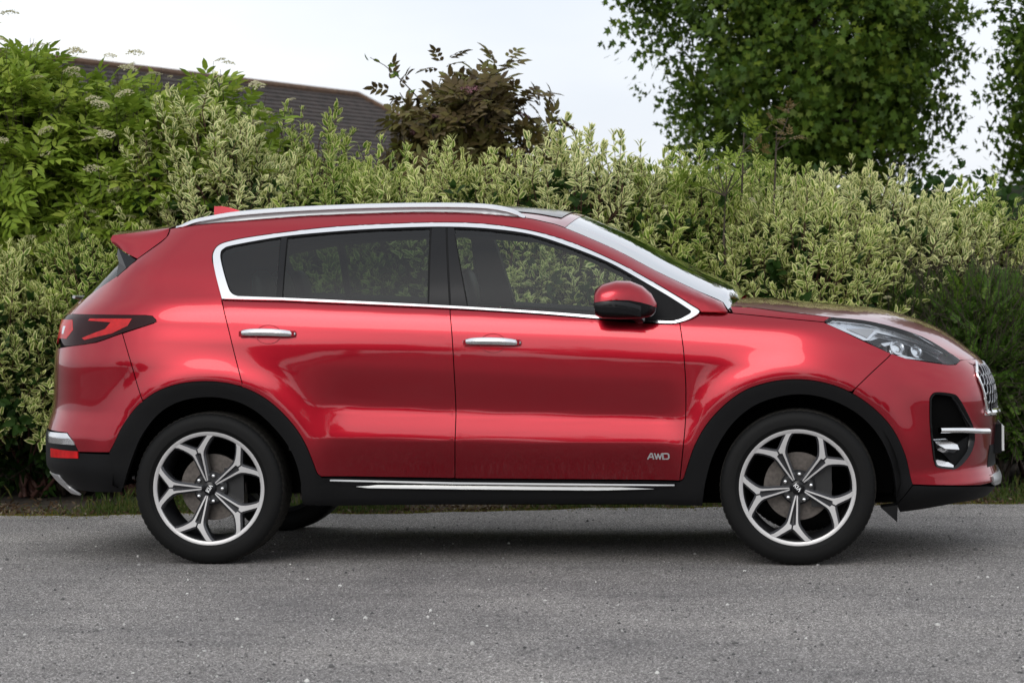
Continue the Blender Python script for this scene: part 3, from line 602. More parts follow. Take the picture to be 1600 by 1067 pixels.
# door cut line through the pillar and the sail
surf_panel('pillar_cover', [(-.325, 1.524), (-.262, 1.524), (-.222, 1.169), (-.312, 1.174)], GLOSSBLK, upper=True, off=-.001, gap=0, thick=.006)
surf_panel('pillar_cover', [(-.252, 1.524), (-.224, 1.523), (-.140, 1.163), (-.212, 1.168)], GLOSSBLK, upper=True, off=-.001, gap=0, thick=.006)
surf_panel('window_seal', [(-1.024, 1.488), (-.998, 1.491), (-.990, 1.212), (-1.018, 1.214)], GLOSSBLK, upper=True, off=-.001, gap=0, thick=.006)
surf_panel('mirror_sail', [(.61, 1.288), (.753, 1.205), (.785, 1.186), (.800, 1.098), (.745, 1.092), (.61, 1.103)], BLACK, upper=True, off=-.001, gap=0, thick=.006)
surf_panel('mirror_sail', [(.795, 1.180), (.840, 1.151), (.866, 1.129), (.840, 1.110), (.810, 1.098)], BLACK, upper=True, off=-.001, gap=0, thick=.006)

# door handles: bowl, grip, lock cover
def handle(cx, cz, par, s):
    out = []
    t = np.linspace(-1, 1, 15); w_ = lambda u: .0175*(1-.25*abs(u)**3)*(1-(abs(u) > .93)*.35)
    G = []
    for u in t:
        x = cx + u*.131; z = cz + .006*(1-u*u) - .0035*u; b = S(x, z)
        y = b[1] - .040*(1-abs(u)**4) - .004; r = w_(u); rr = .012
        G.append([(x, y + math.sin(a)*rr*-1, z + math.cos(a)*r) for a in np.linspace(0, 2*math.pi, 13)])
    out.append(shade_auto(grid_obj('door_handle', np.array(G)*[1, s, 1], CHROME, parent=par, flip=(s > 0)), 60))
    for sx in (-1, 1):
        b = S(cx+sx*.112, cz); m_ = MB().box(cx+sx*.112-.015, cx+sx*.112+.015, b[1]-.03, b[1]+.01, cz-.012, cz+.012)
        m_.v = [(p[0], p[1]*s, p[2]) for p in m_.v]; out.append(m_.build('handle_mount', RED, par))
    # chrome upper strip on the grip
    G = []
    for u in t:
        x = cx + u*.128; z = cz + .006*(1-u*u) - .0035*u; b = S(x, z); y = b[1] - .040*(1-abs(u)**4) - .004; r = w_(u)
        G.append([(x, y - math.sin(a)*.0128, z + math.cos(a)*(r+.0006)) for a in np.linspace(.25, 1.35, 6)])
    out.append(grid_obj('handle_strip', np.array(G)*[1, s, 1], CHROME, parent=par, flip=(s > 0)))
    # bowl pressed into the door skin
    B = []
    for k in range(6):
        ring_ = []
        for a in np.linspace(0, 2*math.pi, 29):
            f_ = 1-k/5; x = cx + .004 + .060*f_*math.cos(a); z = cz - .004 + .043*f_*math.sin(a); b = S(x, z); n_ = Sn(x, z)
            ring_.append(b + n_*(.0030*f_**6 - .024*(1-f_**2.5)))
        B.append(ring_)
    out.append(grid_obj('handle_bowl', np.array(B)*[1, s, 1], RED, parent=par, flip=(s < 0)))
for par, s in ((rd, 1), (rd_l, -1)): handle(-1.050, 1.050, par, s)
for par, s in ((fd, 1), (fd_l, -1)): handle(-.022, 1.002, par, s)

# mirrors
def mirror(s, par):
    prof = []                                # sections along x from the glass (rear) to the nose
    for x, zc_, ry, rz, yo in ((.452, 1.178, .070, .040, 0), (.458, 1.178, .098, .062, 0), (.49, 1.183, .108, .078, 0), (.55, 1.188, .110, .086, .004), (.61, 1.186, .104, .084, .010), (.66, 1.176, .088, .072, .018), (.70, 1.163, .060, .050, .028), (.722, 1.152, .022, .02, .04)):
        prof.append([(x, -(.985-yo) - ry*math.copysign(abs(math.cos(a))**.75, math.cos(a)), zc_ + rz*math.copysign(abs(math.sin(a))**.8, math.sin(a))) for a in np.linspace(0, 2*math.pi, 33)])
    G = np.array(prof)*[1, s, 1]
    lowf = np.array(prof); 
    cap = grid_obj('mirror_cap', G[:, :17], RED, parent=par, flip=(s < 0)); cap2 = grid_obj('mirror_base', G[:, 16:], GLOSSBLK, parent=par, flip=(s < 0))
    mesh_obj('mirror_glass', [tuple(p) for p in G[0][:-1]], [tuple(range(32))[::s]], BRIGHT, par)
    sg = []
    for i in range(1, 6):
        row = []
        for a in (math.pi*1.93, math.pi*1.99, math.pi*2.05, math.pi*2.11):
            x, zc_, ry, rz, yo = ((.458, 1.178, .098, .062, 0), (.49, 1.183, .108, .078, 0), (.55, 1.188, .110, .086, .004), (.61, 1.186, .104, .084, .010), (.66, 1.176, .088, .072, .018))[i-1]
            row.append((x, (-(.985-yo) - (ry+.002)*abs(math.cos(a))**.75)*1, zc_ + (rz+.002)*math.copysign(abs(math.sin(a))**.8, math.sin(a)) - .012 - .006*i))
        sg.append(row)
    grid_obj('mirror_indicator', np.array(sg)*[1, s, 1], GLOSSBLK, parent=par, flip=(s < 0))
    m_ = MB().tube([(.64, -.83, 1.10), (.64, -.90, 1.105), (.62, -.95, 1.125)], [.030, .026, .024], 8); m_.v = [(p[0], p[1]*s, p[2]) for p in m_.v]; shade_auto(m_.build('mirror_stalk', GLOSSBLK, par))
mirror(1, fd); mirror(-1, fd_l)

# AWD badge on the front door
def letters(strokes, place, w_, d, name, m, par):
    """strokes: list of 2-D segments; place(a,b,c) maps letter plane and depth to a point"""
    mb_ = MB()
    for (x0, y0, x1, y1) in strokes:
        dx, dy = x1-x0, y1-y0; l = math.hypot(dx, dy); px_, py_ = -dy/l*w_/2, dx/l*w_/2; ex, ey = dx/l*w_*.3, dy/l*w_*.3
        q = [(x0-ex+px_, y0-ey+py_), (x0-ex-px_, y0-ey-py_), (x1+ex-px_, y1+ey-py_), (x1+ex+px_, y1+ey+py_)]
        mb_.add([place(a, b, 0) for a, b in q] + [place(a, b, d) for a, b in q], [(4, 5, 6, 7), (0, 1, 5, 4), (1, 2, 6, 5), (2, 3, 7, 6), (3, 0, 4, 7)])
    return mb_.build(name, m, par)
AWD = [(0, 0, .42, 1), (.42, 1, .62, 1), (.62, 1, .86, 0), (.2, .35, .78, .35),
       (1.02, 1, 1.28, 0), (1.28, 0, 1.52, .95), (1.52, .95, 1.78, 0), (1.78, 0, 2.05, 1), (2.22, 0, 2.22, 1), (2.22, 1, 2.95, 1), (2.95, 1, 3.1, .8), (3.1, .8, 3.1, .2), (3.1, .2, 2.95, 0), (2.95, 0, 2.22, 0)]
for par, s in ((fd, 1), (fd_l, -1)):
    def pl(a, b, c, s=s):
        x = .672 + a*.0305 if s > 0 else .769 - a*.0305
        z = .477 + b*.024; p = S(x, z) + Sn(x, z)*(.001 + c); return (p[0], p[1]*s, p[2])
    letters(AWD, pl, .20, .003, 'badge_lettering', mat('badge_silver', (.42, .42, .43), .4, metal=.3), par)

# inner shell behind the panel gaps, floor, bulkheads, liners
sh = [(-2.1, .33), (-1.80, .33), (-1.80, .50), (-1.72, .66), (-1.58, .80), (-1.335, .845), (-1.09, .80), (-.93, .66), (-.86, .50), (-.84, .30), (.84, .30), (.86, .50), (.93, .66), (1.09, .80), (1.335, .84), (1.58, .80), (1.74, .66), (1.80, .50), (1.83, .33), (2.3, .33), (2.3, .84), (1.95, .90), (1.75, .98), (1.50, 1.06), (1.05, 1.10), (.80, 1.06), (-.2, 1.13), (-1.25, 1.18), (-1.7, 1.10), (-2.1, .98)]
surf_panel('inner_shell', sh, LINER, off=-.028, gap=0, thick=0, step=(.08, .06), h=.04)
mb = MB(); mb.box(-.9, 1.9, -.55, .55, .25, .30); mb.box(-2.05, -1.85, -.55, .55, .36, .42); mb.box(-.86, .86, -.84, .84, .268, .31); mb.box(-.55, -.42, -.45, -.2, .245, .27); mb.build('underbody', LINER, car)
MB().tube([(-2.12, .45, .33), (-1.9, .45, .30), (-1.0, .4, .27)], .035, 10).build('exhaust', GUN, car)
for xa in (-1.335, 1.335):
    for s in (1, -1):
        G = [[(xa + .455*math.cos(a), -s*y, .345 + .455*math.sin(a)) for y in (.885, .55)] for a in np.linspace(-.08, math.pi+.08, 30)]
        G[0] = [(xa+.43, -s*.885, .29), (xa+.43, -s*.55, .29)]; zl_ = .29 if xa > 0 else .35; G[-1] = [(xa-.43, -s*.885, zl_), (xa-.43, -s*.55, zl_)]
        grid_obj('wheel_well', G, LINER)
        mesh_obj('well_wall', [(xa-.42, -s*.60, .30), (xa+.42, -s*.60, .30), (xa+.46, -s*.60, .82), (xa-.46, -s*.60, .82)], [(0, 1, 2, 3)], LINER, car)
    MB().tube([(xa, -.70, .345), (xa, .70, .345)], .03, 8).build('axle', LINER, car)
# cabin
MB().box(.86, .90, -.84, .84, .30, 1.10).build('bulkhead', LINER, car)
mb = MB(); mb.add([(.45, -.80, .72), (.45, .80, .72), (.42, -.80, .98), (.42, .80, .98), (.58, -.80, 1.075), (.58, .80, 1.075), (1.0, -.74, 1.09), (1.0, .74, 1.09), (1.0, -.74, .6), (1.0, .74, .6)], [(0, 1, 3, 2), (2, 3, 5, 4), (4, 5, 7, 6), (0, 2, 4, 6, 8), (1, 9, 7, 5, 3)]); mb.build('dashboard', INT, car)
MB().box(-.86, .86, -.84, .84, .312, .36).build('cabin_floor', INT, car)
MB().box(-1.80, -1.12, -.57, .57, .45, .95).build('boot_trim', INT, car)
def seat(x, y, w_, name='seat', hr=1):
    mb_ = MB(); k = 9
    def slab(sec):
        G = []
        for (xx, zz, hw, th) in sec: G.append([(xx + th*math.sin(a)*.9, y + hw*math.copysign(abs(math.cos(a))**.5, math.cos(a)), zz + 0) for a in np.linspace(0, 2*math.pi, 17)[:-1]])
        kk = len(mb_.v); n_ = 16
        for r_ in G: mb_.v += r_
        for i in range(len(G)-1):
            for j in range(n_): mb_.f.append((kk+i*n_+j, kk+i*n_+(j+1) % n_, kk+(i+1)*n_+(j+1) % n_, kk+(i+1)*n_+j))
        mb_.f.append(tuple(kk+j for j in range(n_))[::-1]); mb_.f.append(tuple(kk+(len(G)-1)*n_+j for j in range(n_)))
    slab([(x+.02, .55, w_*.9, .06), (x, .65, w_, .08), (x-.05, .85, w_, .075), (x-.10, 1.02, w_*.92, .06), (x-.125, 1.12, w_*.7, .045), (x-.13, 1.145, w_*.45, .02)])
    for hy in ([0] if hr == 1 else [-.42, 0, .42]):
        yy = y; y = yy + hy
        slab([(x-.135, 1.15, .06, .02), (x-.14, 1.17, .12, .045), (x-.15, 1.25, .13, .05), (x-.16, 1.31, .12, .04), (x-.16, 1.335, .07, .015)]); y = yy
    mb_.box(x, x+.52, y-w_, y+w_, .50, .62)
    o = shade_auto(mb_.build(name, SEAT, car), 50); return o
for yy in (-.37, .37): seat(-.16, yy, .25, 'front_seat')
seat(-1.02, 0, .62, 'rear_seat', 3)
tw = MB(); tw.v = []; 
for i in range(24):
    a = 2*math.pi*i/24
    for j in range(8):
        b = 2*math.pi*j/8; r = .185 + .014*math.cos(b); tw.v.append((.36 + .014*math.sin(b)*.9 + r*math.sin(a)*-.42, -.37 + r*math.cos(a), .93 + r*math.sin(a)*.9))
for i in range(24):
    for j in range(8): tw.f.append((i*8+j, i*8+(j+1) % 8, ((i+1) % 24)*8+(j+1) % 8, ((i+1) % 24)*8+j))
tw.tube([(.36, -.37, .93), (.55, -.37, .85)], .03, 8); tw.build('steering_wheel', INT, car, smooth=True)
Gh = np.array(G0 := [[np.array(p) + [0, 0, -.045] for p in row[1:-1]] for row in np.array(Gs)]) if False else None
hl_g = [[(x_, y_, float(np.interp(x_, [-1.5, -.4, .25], [1.50, 1.545, 1.49])) - .10*(abs(y_)/.58)**4*.5) for y_ in np.linspace(-.58, .58, 11)] for x_ in np.linspace(-1.5, .25, 12)]
grid_obj('headlining', hl_g, INT)

# wheels
def wheel_meshes():
    Rm = .2605; D = {}
    mb_ = MB(); n = 288
    prof = [(-.098, .235), (-.112, .2575), (-.1165, .262), (-.1205, .276), (-.1225, .2775), (-.1245, .300), (-.1215, .322), (-.1135, .3355), (-.1045, .3425), (-.094, .3460), (-.045, .3480), (0, .3485), (.045, .3480), (.094, .3460), (.1045, .3425), (.1135, .3355), (.1245, .300), (.1165, .262), (.098, .235)]
    P = len(prof)
    for i in range(n):
        a = 2*math.pi*i/n; g = (i % 4 == 0)
        for j, (h, r) in enumerate(prof):
            rr = r - (.0035 if g and j in (8, 9, 13, 14) else 0) - (.003 if j in (10, 12) else 0); hh = h*(.985 if g and j in (8, 14) else 1)
            mb_.v.append((rr*math.cos(a), hh, rr*math.sin(a)))
    for i in range(n):
        for j in range(P-1): mb_.f.append((i*P+j, ((i+1) % n)*P+j, ((i+1) % n)*P+j+1, i*P+j+1))
    D['tyre'] = mb_
    b = MB(); b.lathe([(-.100, .2585), (-.096, .247), (-.075, .240), (-.03, .232), (.10, .228), (.11, .25)], 96); D['barrel'] = b
    b = MB(); b.lathe([(-.1125, Rm), (-.1150, Rm-.002), (-.1150, Rm*.945), (-.1125, Rm*.928), (-.095, Rm*.922)], 128); b.f = [f_[::-1] for f_ in b.f]; D['rim_lip'] = b
    half = [(.135, .004), (.142, .024), (.30, .047), (.50, .073), (.59, .088), (.64, .107), (.70, .152), (.77, .222), (.835, .302), (.862, .364), (.896, .264), (.845, .196), (.79, .126), (.73, .050), (.708, .013), (.650, .013), (.632, .054), (.45, .037), (.20, .009)]
    half = [(s*1., p) for s, p in half]
    def face_depth(r): return -.1145 + .016*max(0, 1 - r/.9)**1.3
    sp_f = MB(); sp_b = MB(); pk = MB()
    for s_ in (1, -1):
        poly = densify([(a, b_*s_) for a, b_ in half], .03); poly = poly if area(poly) > 0 else poly[::-1]
        vo, eo, fo, *_ = delaunay_2d_cdt([Vector(p) for p in poly], [(i, (i+1) % len(poly)) for i in range(len(poly))], [], 0, 1e-6)
        V = np.array([tuple(v) for v in vo]); T = [f_ for f_ in fo if inside(poly, V[list(f_)].mean(0)[None])[0]]
        top = [(v[1]*Rm, face_depth(v[0]), v[0]*Rm) for v in V]; k = len(sp_f.v)
        sp_f.add(top, [tuple(f_) for f_ in T])
        # dark flanks: widen backwards
        ip = inset(poly, -.034); m_ = len(poly)
        ring0 = [(p[1]*Rm, face_depth(p[0])+.0012, p[0]*Rm) for p in poly]; ring1 = [(p[1]*Rm, face_depth(p[0])+.010, p[0]*Rm) for p in ip]; ring2 = [(p[1]*Rm, face_depth(p[0])+.055, p[0]*Rm) for p in ip]
        sp_b.add(ring0+ring1+ring2, [(i, (i+1) % m_, m_+(i+1) % m_, m_+i) for i in range(m_)] + [(m_+i, m_+(i+1) % m_, 2*m_+(i+1) % m_, 2*m_+i) for i in range(m_)])
    pk.add([(0, face_depth(.15)+.012, .14*Rm), (.062*Rm, face_depth(.6)+.012, .64*Rm), (0, face_depth(.7)+.012, .70*Rm), (-.062*Rm, face_depth(.6)+.012, .64*Rm)], [(0, 1, 2, 3)])
    D['spoke'] = sp_f; D['flank'] = sp_b; D['pocket'] = pk
    b = MB(); b.lathe([(-.088, .0005), (-.088, .070), (-.080, .078), (-.04, .080)], 48); b.f = [f_[::-1] for f_ in b.f]; D['hub'] = b
    b = MB(); b.lathe([(-.1015, .0005), (-.1015, .026), (-.0995, .0295), (-.085, .0305)], 40); b.f = [f_[::-1] for f_ in b.f]; D['cap'] = b
    b = MB(); b.lathe([(-.107, .0005), (-.1055, .006), (-.101, .0095), (-.085, .0105)], 12); b.f = [f_[::-1] for f_ in b.f]; D['nut'] = b
    b = MB(); b.lathe([(-.02, .075), (-.02, .152), (.005, .152), (.005, .075)], 64); b.f = [f_[::-1] for f_ in b.f]; D['disc'] = b
    return D
WD = wheel_meshes()
KIA = [(0, 0, 0, 1), (0, .45, .62, 1), (.12, .52, .66, 0), (1.0, 0, 1.0, 1), (1.38, 0, 1.72, 1), (1.72, 1, 2.08, 0)]
def mk(b, name, m, sm=True):
    me = bpy.data.meshes.new(name); me.from_pydata(b.v, [], b.f); me.materials.append(m)
    if sm:
        me.polygons.foreach_set('use_smooth', [True]*len(me.polygons)); me.set_sharp_from_angle(angle=math.radians(40))
    me.update(); return me
_ty = mk(WD['tyre'], 'tyre', TYRE); _ty.materials.append(mat('dusty_tread', (.030, .028, .025), .85, spec=.1, noise=(60, .5)))
for _i, _pl in enumerate(_ty.polygons):
    if 8 <= _i % 18 <= 13: _pl.material_index = 1
MS = dict(tyre=_ty, barrel=mk(WD['barrel'], 'wheel', GUN), rim_lip=mk(WD['rim_lip'], 'rim_lip', MACH), spoke=mk(WD['spoke'], 'spoke', MACH), flank=mk(WD['flank'], 'spoke_flank', GUN),
          pocket=mk(WD['pocket'], 'spoke_pocket', DKGUN), hub=mk(WD['hub'], 'hub', DKGUN), cap=mk(WD['cap'], 'hub_cap', GLOSSBLK), nut=mk(WD['nut'], 'wheel_nut', BRIGHT), disc=mk(WD['disc'], 'brake_disc', DISC))
_k = letters(KIA, lambda a, b, c: ((a-1.04)*.0160, -.1012-c, (b-.5)*.0160), .24, .0022, 'cap_lettering', mat('white_lettering', (.85, .85, .85), .4), None); MS['text'] = _k.data; bpy.data.objects.remove(_k)
cal = MB().box(.06, .15, -.055, .02, -.09, .09); MS['cal'] = mk(cal, 'brake_caliper', DKGUN, False)
def wheel(xa, s, phi, text):
    w_ = bpy.data.objects.new('wheel', MS['barrel']); COL.objects.link(w_); w_.parent = car
    w_.location = (xa, -.785*s, .3465); w_.rotation_euler = (0, 0, 0 if s > 0 else math.pi)
    def sub(nm, me, ang=0):
        o = bpy.data.objects.new(nm, me); COL.objects.link(o); o.parent = w_; o.rotation_euler = (0, ang, 0); return o
    sub('tyre', MS['tyre']); sub('rim_lip', MS['rim_lip']); sub('hub', MS['hub']); sub('hub_cap', MS['cap']); sub('brake_disc', MS['disc']); sub('brake_caliper', MS['cal'])
    sub('cap_lettering', MS['text'], text)
    for k in range(5):
        a = math.radians(180 + phi + 72*k)
        # rotation about +y carries +z towards +x; the outline's spoke points along +z
        sub('spoke', MS['spoke'], a); sub('spoke_flank', MS['flank'], a); sub('spoke_pocket', MS['pocket'], a)
        b = a + math.radians(36); o = sub('wheel_nut', MS['nut'], 0); o.location = (.0605*math.sin(b), 0, .0605*math.cos(b))
wheel(-1.335, 1, 19, math.radians(-58)); wheel(1.335, 1, 8, math.radians(48)); wheel(-1.335, -1, 40, 0); wheel(1.335, -1, 10, 0)
# ================================================================ ground
FWD = np.array(_f); RGT = np.array(_r2); UPV = np.array(_u2); CAMP = np.array(CAM)
def at(u, depth, z=0.0):
    """ground position seen in picture column u at a given distance along the view"""
    p = CAMP + FWD*depth + RGT*((u-800)/4200*depth); return np.array([p[0], p[1], z])
def height(v, depth, u=800):
    return float((CAMP + FWD*depth + RGT*((u-800)/4200*depth) + UPV*((533.5-v)/4200*depth))[2])
def nodes(m):
    t = m.node_tree; return t, t.nodes, t.links, t.nodes['Principled BSDF']
ASPH = bpy.data.materials.new('weathered_asphalt'); ASPH.use_nodes = True
t, N_, L_, pb_ = nodes(ASPH); pb_.inputs['Roughness'].default_value = .85; pb_.inputs['Specular IOR Level'].default_value = .25
tcn = N_.new('ShaderNodeTexCoord')
def vor(scale, out='Color', feat='F1'):
    v = N_.new('ShaderNodeTexVoronoi'); v.feature = feat; v.inputs['Scale'].default_value = scale; L_.new(tcn.outputs['Object'], v.inputs['Vector']); return v
def noi(scale, det=5, rough=.55, vec=None):
    n = N_.new('ShaderNodeTexNoise'); n.inputs['Scale'].default_value = scale; n.inputs['Detail'].default_value = det; n.inputs['Roughness'].default_value = rough
    L_.new(vec or tcn.outputs['Object'], n.inputs['Vector']); return n
def ramp(src, stops):
    r = N_.new('ShaderNodeValToRGB'); e = r.color_ramp.elements
    while len(e) < len(stops): e.new(.5)
    for q, (p, c) in zip(e, stops): q.position = p; q.color = (*c, 1) if len(c) == 3 else c
    L_.new(src, r.inputs[0]); return r
def mixc(a, b, f, mode='MULTIPLY'):
    m = N_.new('ShaderNodeMix'); m.data_type = 'RGBA'; m.blend_type = mode
    if isinstance(f, float): m.inputs['Factor'].default_value = f
    else: L_.new(f, m.inputs['Factor'])
    L_.new(a, m.inputs['A']); L_.new(b, m.inputs['B']); return m.outputs['Result']
sepv = N_.new('ShaderNodeSeparateColor'); v1 = vor(210); L_.new(v1.outputs['Color'], sepv.inputs[0])
st1 = ramp(sepv.outputs[0], [(0, (.06, .059, .058)), (.35, (.17, .166, .163)), (.72, (.275, .268, .264)), (.9, (.42, .41, .405)), (1, (.75, .74, .73))])
sep2 = N_.new('ShaderNodeSeparateColor'); v2 = vor(420); L_.new(v2.outputs['Color'], sep2.inputs[0])
st2 = ramp(sep2.outputs[1], [(0, (.5, .5, .5)), (.6, (1, 1, 1)), (1, (1.5, 1.5, 1.48))])
big = ramp(noi(.9, 6).outputs['Fac'], [(.3, (.72, .72, .73)), (.7, (1.18, 1.17, 1.15))])
mpn = N_.new('ShaderNodeMapping'); mpn.inputs['Rotation'].default_value = (0, 0, .35); mpn.inputs['Scale'].default_value = (.35, 3.2, 1); L_.new(tcn.outputs['Object'], mpn.inputs[0])
streak = ramp(noi(1.6, 5, .6, mpn.outputs[0]).outputs['Fac'], [(.36, (.70, .70, .71)), (.44, (1, 1, 1)), (.60, (1.04, 1.04, 1.03)), (.75, (1.2, 1.19, 1.17))])
col = mixc(st1.outputs[0], st2.outputs[0], 1.0); col = mixc(col, big.outputs[0], 1.0); col = mixc(col, streak.outputs[0], .4)
tint = N_.new('ShaderNodeRGB'); tint.outputs[0].default_value = (1.10, 1.06, 1.04, 1); col = mixc(col, tint.outputs[0], 1.0); L_.new(col, pb_.inputs['Base Color'])
bmp = N_.new('ShaderNodeBump'); bmp.inputs['Strength'].default_value = .9; bmp.inputs['Distance'].default_value = .004
dv = vor(210, feat='F1'); hsum = N_.new('ShaderNodeMath'); hsum.operation = 'MULTIPLY_ADD'; hsum.inputs[1].default_value = -.8; L_.new(dv.outputs['Distance'], hsum.inputs[0]); L_.new(noi(30, 6).outputs['Fac'], hsum.inputs[2])
L_.new(hsum.outputs[0], bmp.inputs['Height']); L_.new(bmp.outputs[0], pb_.inputs['Normal'])
SOIL = mat('bare_soil', (.055, .042, .030), .95, noise=(6, .5), bump=(40, 1))
g = mesh_obj('ground', [(-900, -900, -.012), (900, -900, -.012), (900, 900, -.012), (-900, 900, -.012)], [(0, 1, 2, 3)], SOIL); tag(g, kind='structure')
# asphalt sheet with an uneven far edge
ex = np.linspace(-40, 40, 1200); eu = []
EDGE_D = 14.85
def edge_y(x):
    p0 = at(800, EDGE_D); slope = RGT[1]/RGT[0]
    return p0[1] + (x-p0[0])*slope + .07*np.sin(x*1.3) + .05*np.sin(x*3.1+1) + .03*np.sin(x*7.7) + .02*np.sin(x*17.3)
ey = edge_y(ex) + rng.normal(0, .012, len(ex))
v = [(x, -60, 0) for x in ex] + [(x, y, 0) for x, y in zip(ex, ey)]; n = len(ex)
v += [(x, y+.02, -.011) for x, y in zip(ex, ey)]
f = [(i, i+1, n+i+1, n+i) for i in range(n-1)] + [(n+i, n+i+1, 2*n+i+1, 2*n+i) for i in range(n-1)]
road = mesh_obj('road', v, f, ASPH); tag(road, kind='structure')

# ================================================================ foliage kit
def attr_mesh(name, V, T, attrs, m, parent=None):
    me = bpy.data.meshes.new(name); me.vertices.add(len(V)); me.vertices.foreach_set('co', np.asarray(V, np.float32).ravel())
    T = np.asarray(T, np.int32); me.loops.add(T.size); me.loops.foreach_set('vertex_index', T.ravel())
    me.polygons.add(len(T)); me.polygons.foreach_set('loop_start', np.arange(0, T.size, 3, dtype=np.int32)); me.polygons.foreach_set('loop_total', np.full(len(T), 3, np.int32))
    for k, a in attrs.items():
        at_ = me.attributes.new(k, 'FLOAT', 'POINT'); at_.data.foreach_set('value', np.asarray(a, np.float32))
    me.materials.append(m); me.update(calc_edges=True); me.validate()
    o = bpy.data.objects.new(name, me); COL.objects.link(o)
    if parent is not None: o.parent = parent
    return o
LEAF_V = np.array([(0, 0, 0), (.28, -.5, .03), (.28, 0, -.02), (.28, .5, .03), (.66, -.42, 0), (.66, 0, -.06), (.66, .42, 0), (1, 0, -.13)]); LEAF_E = np.array([.35, 1, 0, 1, 1, 0, 1, .9])
LEAF_T = np.array([(0, 2, 1), (0, 3, 2), (1, 2, 5), (1, 5, 4), (2, 3, 6), (2, 6, 5), (4, 5, 7), (5, 6, 7)])
_ma = []
for a, r in ((200, .25), (215, .62), (238, .40), (262, .86), (292, .46), (335, .98), (360, .52), (30, 1.08), (60, .52), (85, .98), (128, .46), (158, .86), (182, .40), (205, .62)): pass
_pal = [(-.02, 0)] + [(math.cos(math.radians(a))*r + .28, math.sin(math.radians(a))*r) for a, r in ((-160, .32), (-112, .56), (-92, .30), (-58, .66), (-28, .34), (0, .76), (28, .34), (58, .66), (92, .30), (112, .56), (160, .32))]
PALM_V = np.array([(.25, 0, -.03)] + [(x, y*1.05, -.10*(x*x+y*y)) for x, y in _pal]); PALM_T = np.array([(0, i, i % 12 + 1) for i in range(1, 13)]); PALM_E = np.array([0] + [1]*12)
def unit(a): return a/np.maximum(np.linalg.norm(a, axis=-1, keepdims=True), 1e-9)
def leaves(o, d, nrm, L, W, kind='leaf', r=None):
    """o,d,nrm (n,3); L,W (n,) -> V,T,edge,rnd"""
    LV, LT, LE = (LEAF_V, LEAF_T, LEAF_E) if kind == 'leaf' else (PALM_V, PALM_T, PALM_E)
    x = unit(d); z = unit(nrm - np.sum(nrm*x, 1, keepdims=True)*x); y = np.cross(z, x); n = len(o)
    V = o[:, None] + L[:, None, None]*(LV[None, :, 0, None]*x[:, None] + LV[None, :, 2, None]*z[:, None]) + W[:, None, None]*LV[None, :, 1, None]*y[:, None]
    T = LT[None] + (np.arange(n)*len(LV))[:, None, None]
    r = rng.random(n) if r is None else r
    return V.reshape(-1, 3), T.reshape(-1, 3), np.tile(LE, n), np.repeat(r, len(LV))
def sticks(a, b, r0, r1, k=4):
    d = unit(b-a); s = np.cross(d, np.array([.31, .17, .93])); s = unit(s); t_ = np.cross(d, s); n = len(a); V = []
    for p, r in ((a, r0), (b, r1)):
        for j in range(k):
            an = 2*math.pi*j/k; V.append(p + (s*math.cos(an) + t_*math.sin(an))*np.reshape(r, (-1, 1)))
    V = np.stack(V, 1); q = []
    for j in range(k): j2 = (j+1) % k; q += [(j, j2, k+j2), (j, k+j2, k+j)]
    T = np.array(q)[None] + (np.arange(n)*2*k)[:, None, None]
    return V.reshape(-1, 3), T.reshape(-1, 3)
def merge(parts):
    V = []; T = []; E = []; Rr = []; k = 0
    for (v, t, e, r) in parts: V.append(v); T.append(t+k); E.append(e); Rr.append(r); k += len(v)
    return np.concatenate(V), np.concatenate(T), np.concatenate(E), np.concatenate(Rr)
def frames(ax):
    """random frames whose z is ax"""
    z = unit(ax); h = unit(rng.normal(size=z.shape)); x = unit(h - np.sum(h*z, 1, keepdims=True)*z); y = np.cross(z, x); return np.stack([x, y, z], -1)   # columns
def place(proto_list, pos, ax, scale):
    """instances of prototypes with z along ax"""
    F_ = frames(ax); ch = rng.integers(0, len(proto_list), len(pos)); out = []
    for i, p in enumerate(proto_list):
        k = np.where(ch == i)[0]
        if not len(k): continue
        V, T, E, Rr = p; n = len(k)
        W = np.einsum('nij,vj->nvi', F_[k], V)*scale[k][:, None, None] + pos[k][:, None]
        out.append((W.reshape(-1, 3), (T[None] + (np.arange(n)*len(V))[:, None, None]).reshape(-1, 3), np.tile(E, n), np.clip(.55*np.tile(Rr, n) + .45*np.repeat(rng.random(n), len(V)), 0, 1)))
    return merge(out)
def shoot_proto(nodes_=6, length=.24, L0=.078, wr=.40, spread=(72, 24), tip=3, jitter=.2):
    o = []; d = []; nn = []; L = []
    for k in range(nodes_):
        f_ = (k+.6)/nodes_; th = math.radians(spread[0] + (spread[1]-spread[0])*f_); z = f_*length; ph0 = (k % 2)*math.pi/2 + rng.normal(0, .3)
        for s in (0, math.pi):
            ph = ph0 + s + rng.normal(0, jitter); rad = np.array([math.cos(ph), math.sin(ph), 0]); t_ = th + rng.normal(0, .18)
            dd = rad*math.sin(t_) + np.array([0, 0, math.cos(t_)]); o.append([0, 0, z] + rad*.006); d.append(dd); nn.append(np.array([0, 0, 1])*math.sin(t_) - rad*math.cos(t_) + rng.normal(0, .25, 3)); L.append(L0*(1.05-.35*f_)*rng.uniform(.8, 1.15))
    for j in range(tip):
        ph = rng.uniform(0, 6.28); rad = np.array([math.cos(ph), math.sin(ph), 0]); o.append([0, 0, length]); d.append(rad*.35+[0, 0, 1]); nn.append(-rad + [0, 0, .3]); L.append(L0*.6)
    o = np.array(o); d = np.array(d); nn = np.array(nn); L = np.array(L)
    return leaves(o, d, nn, L, L*wr)
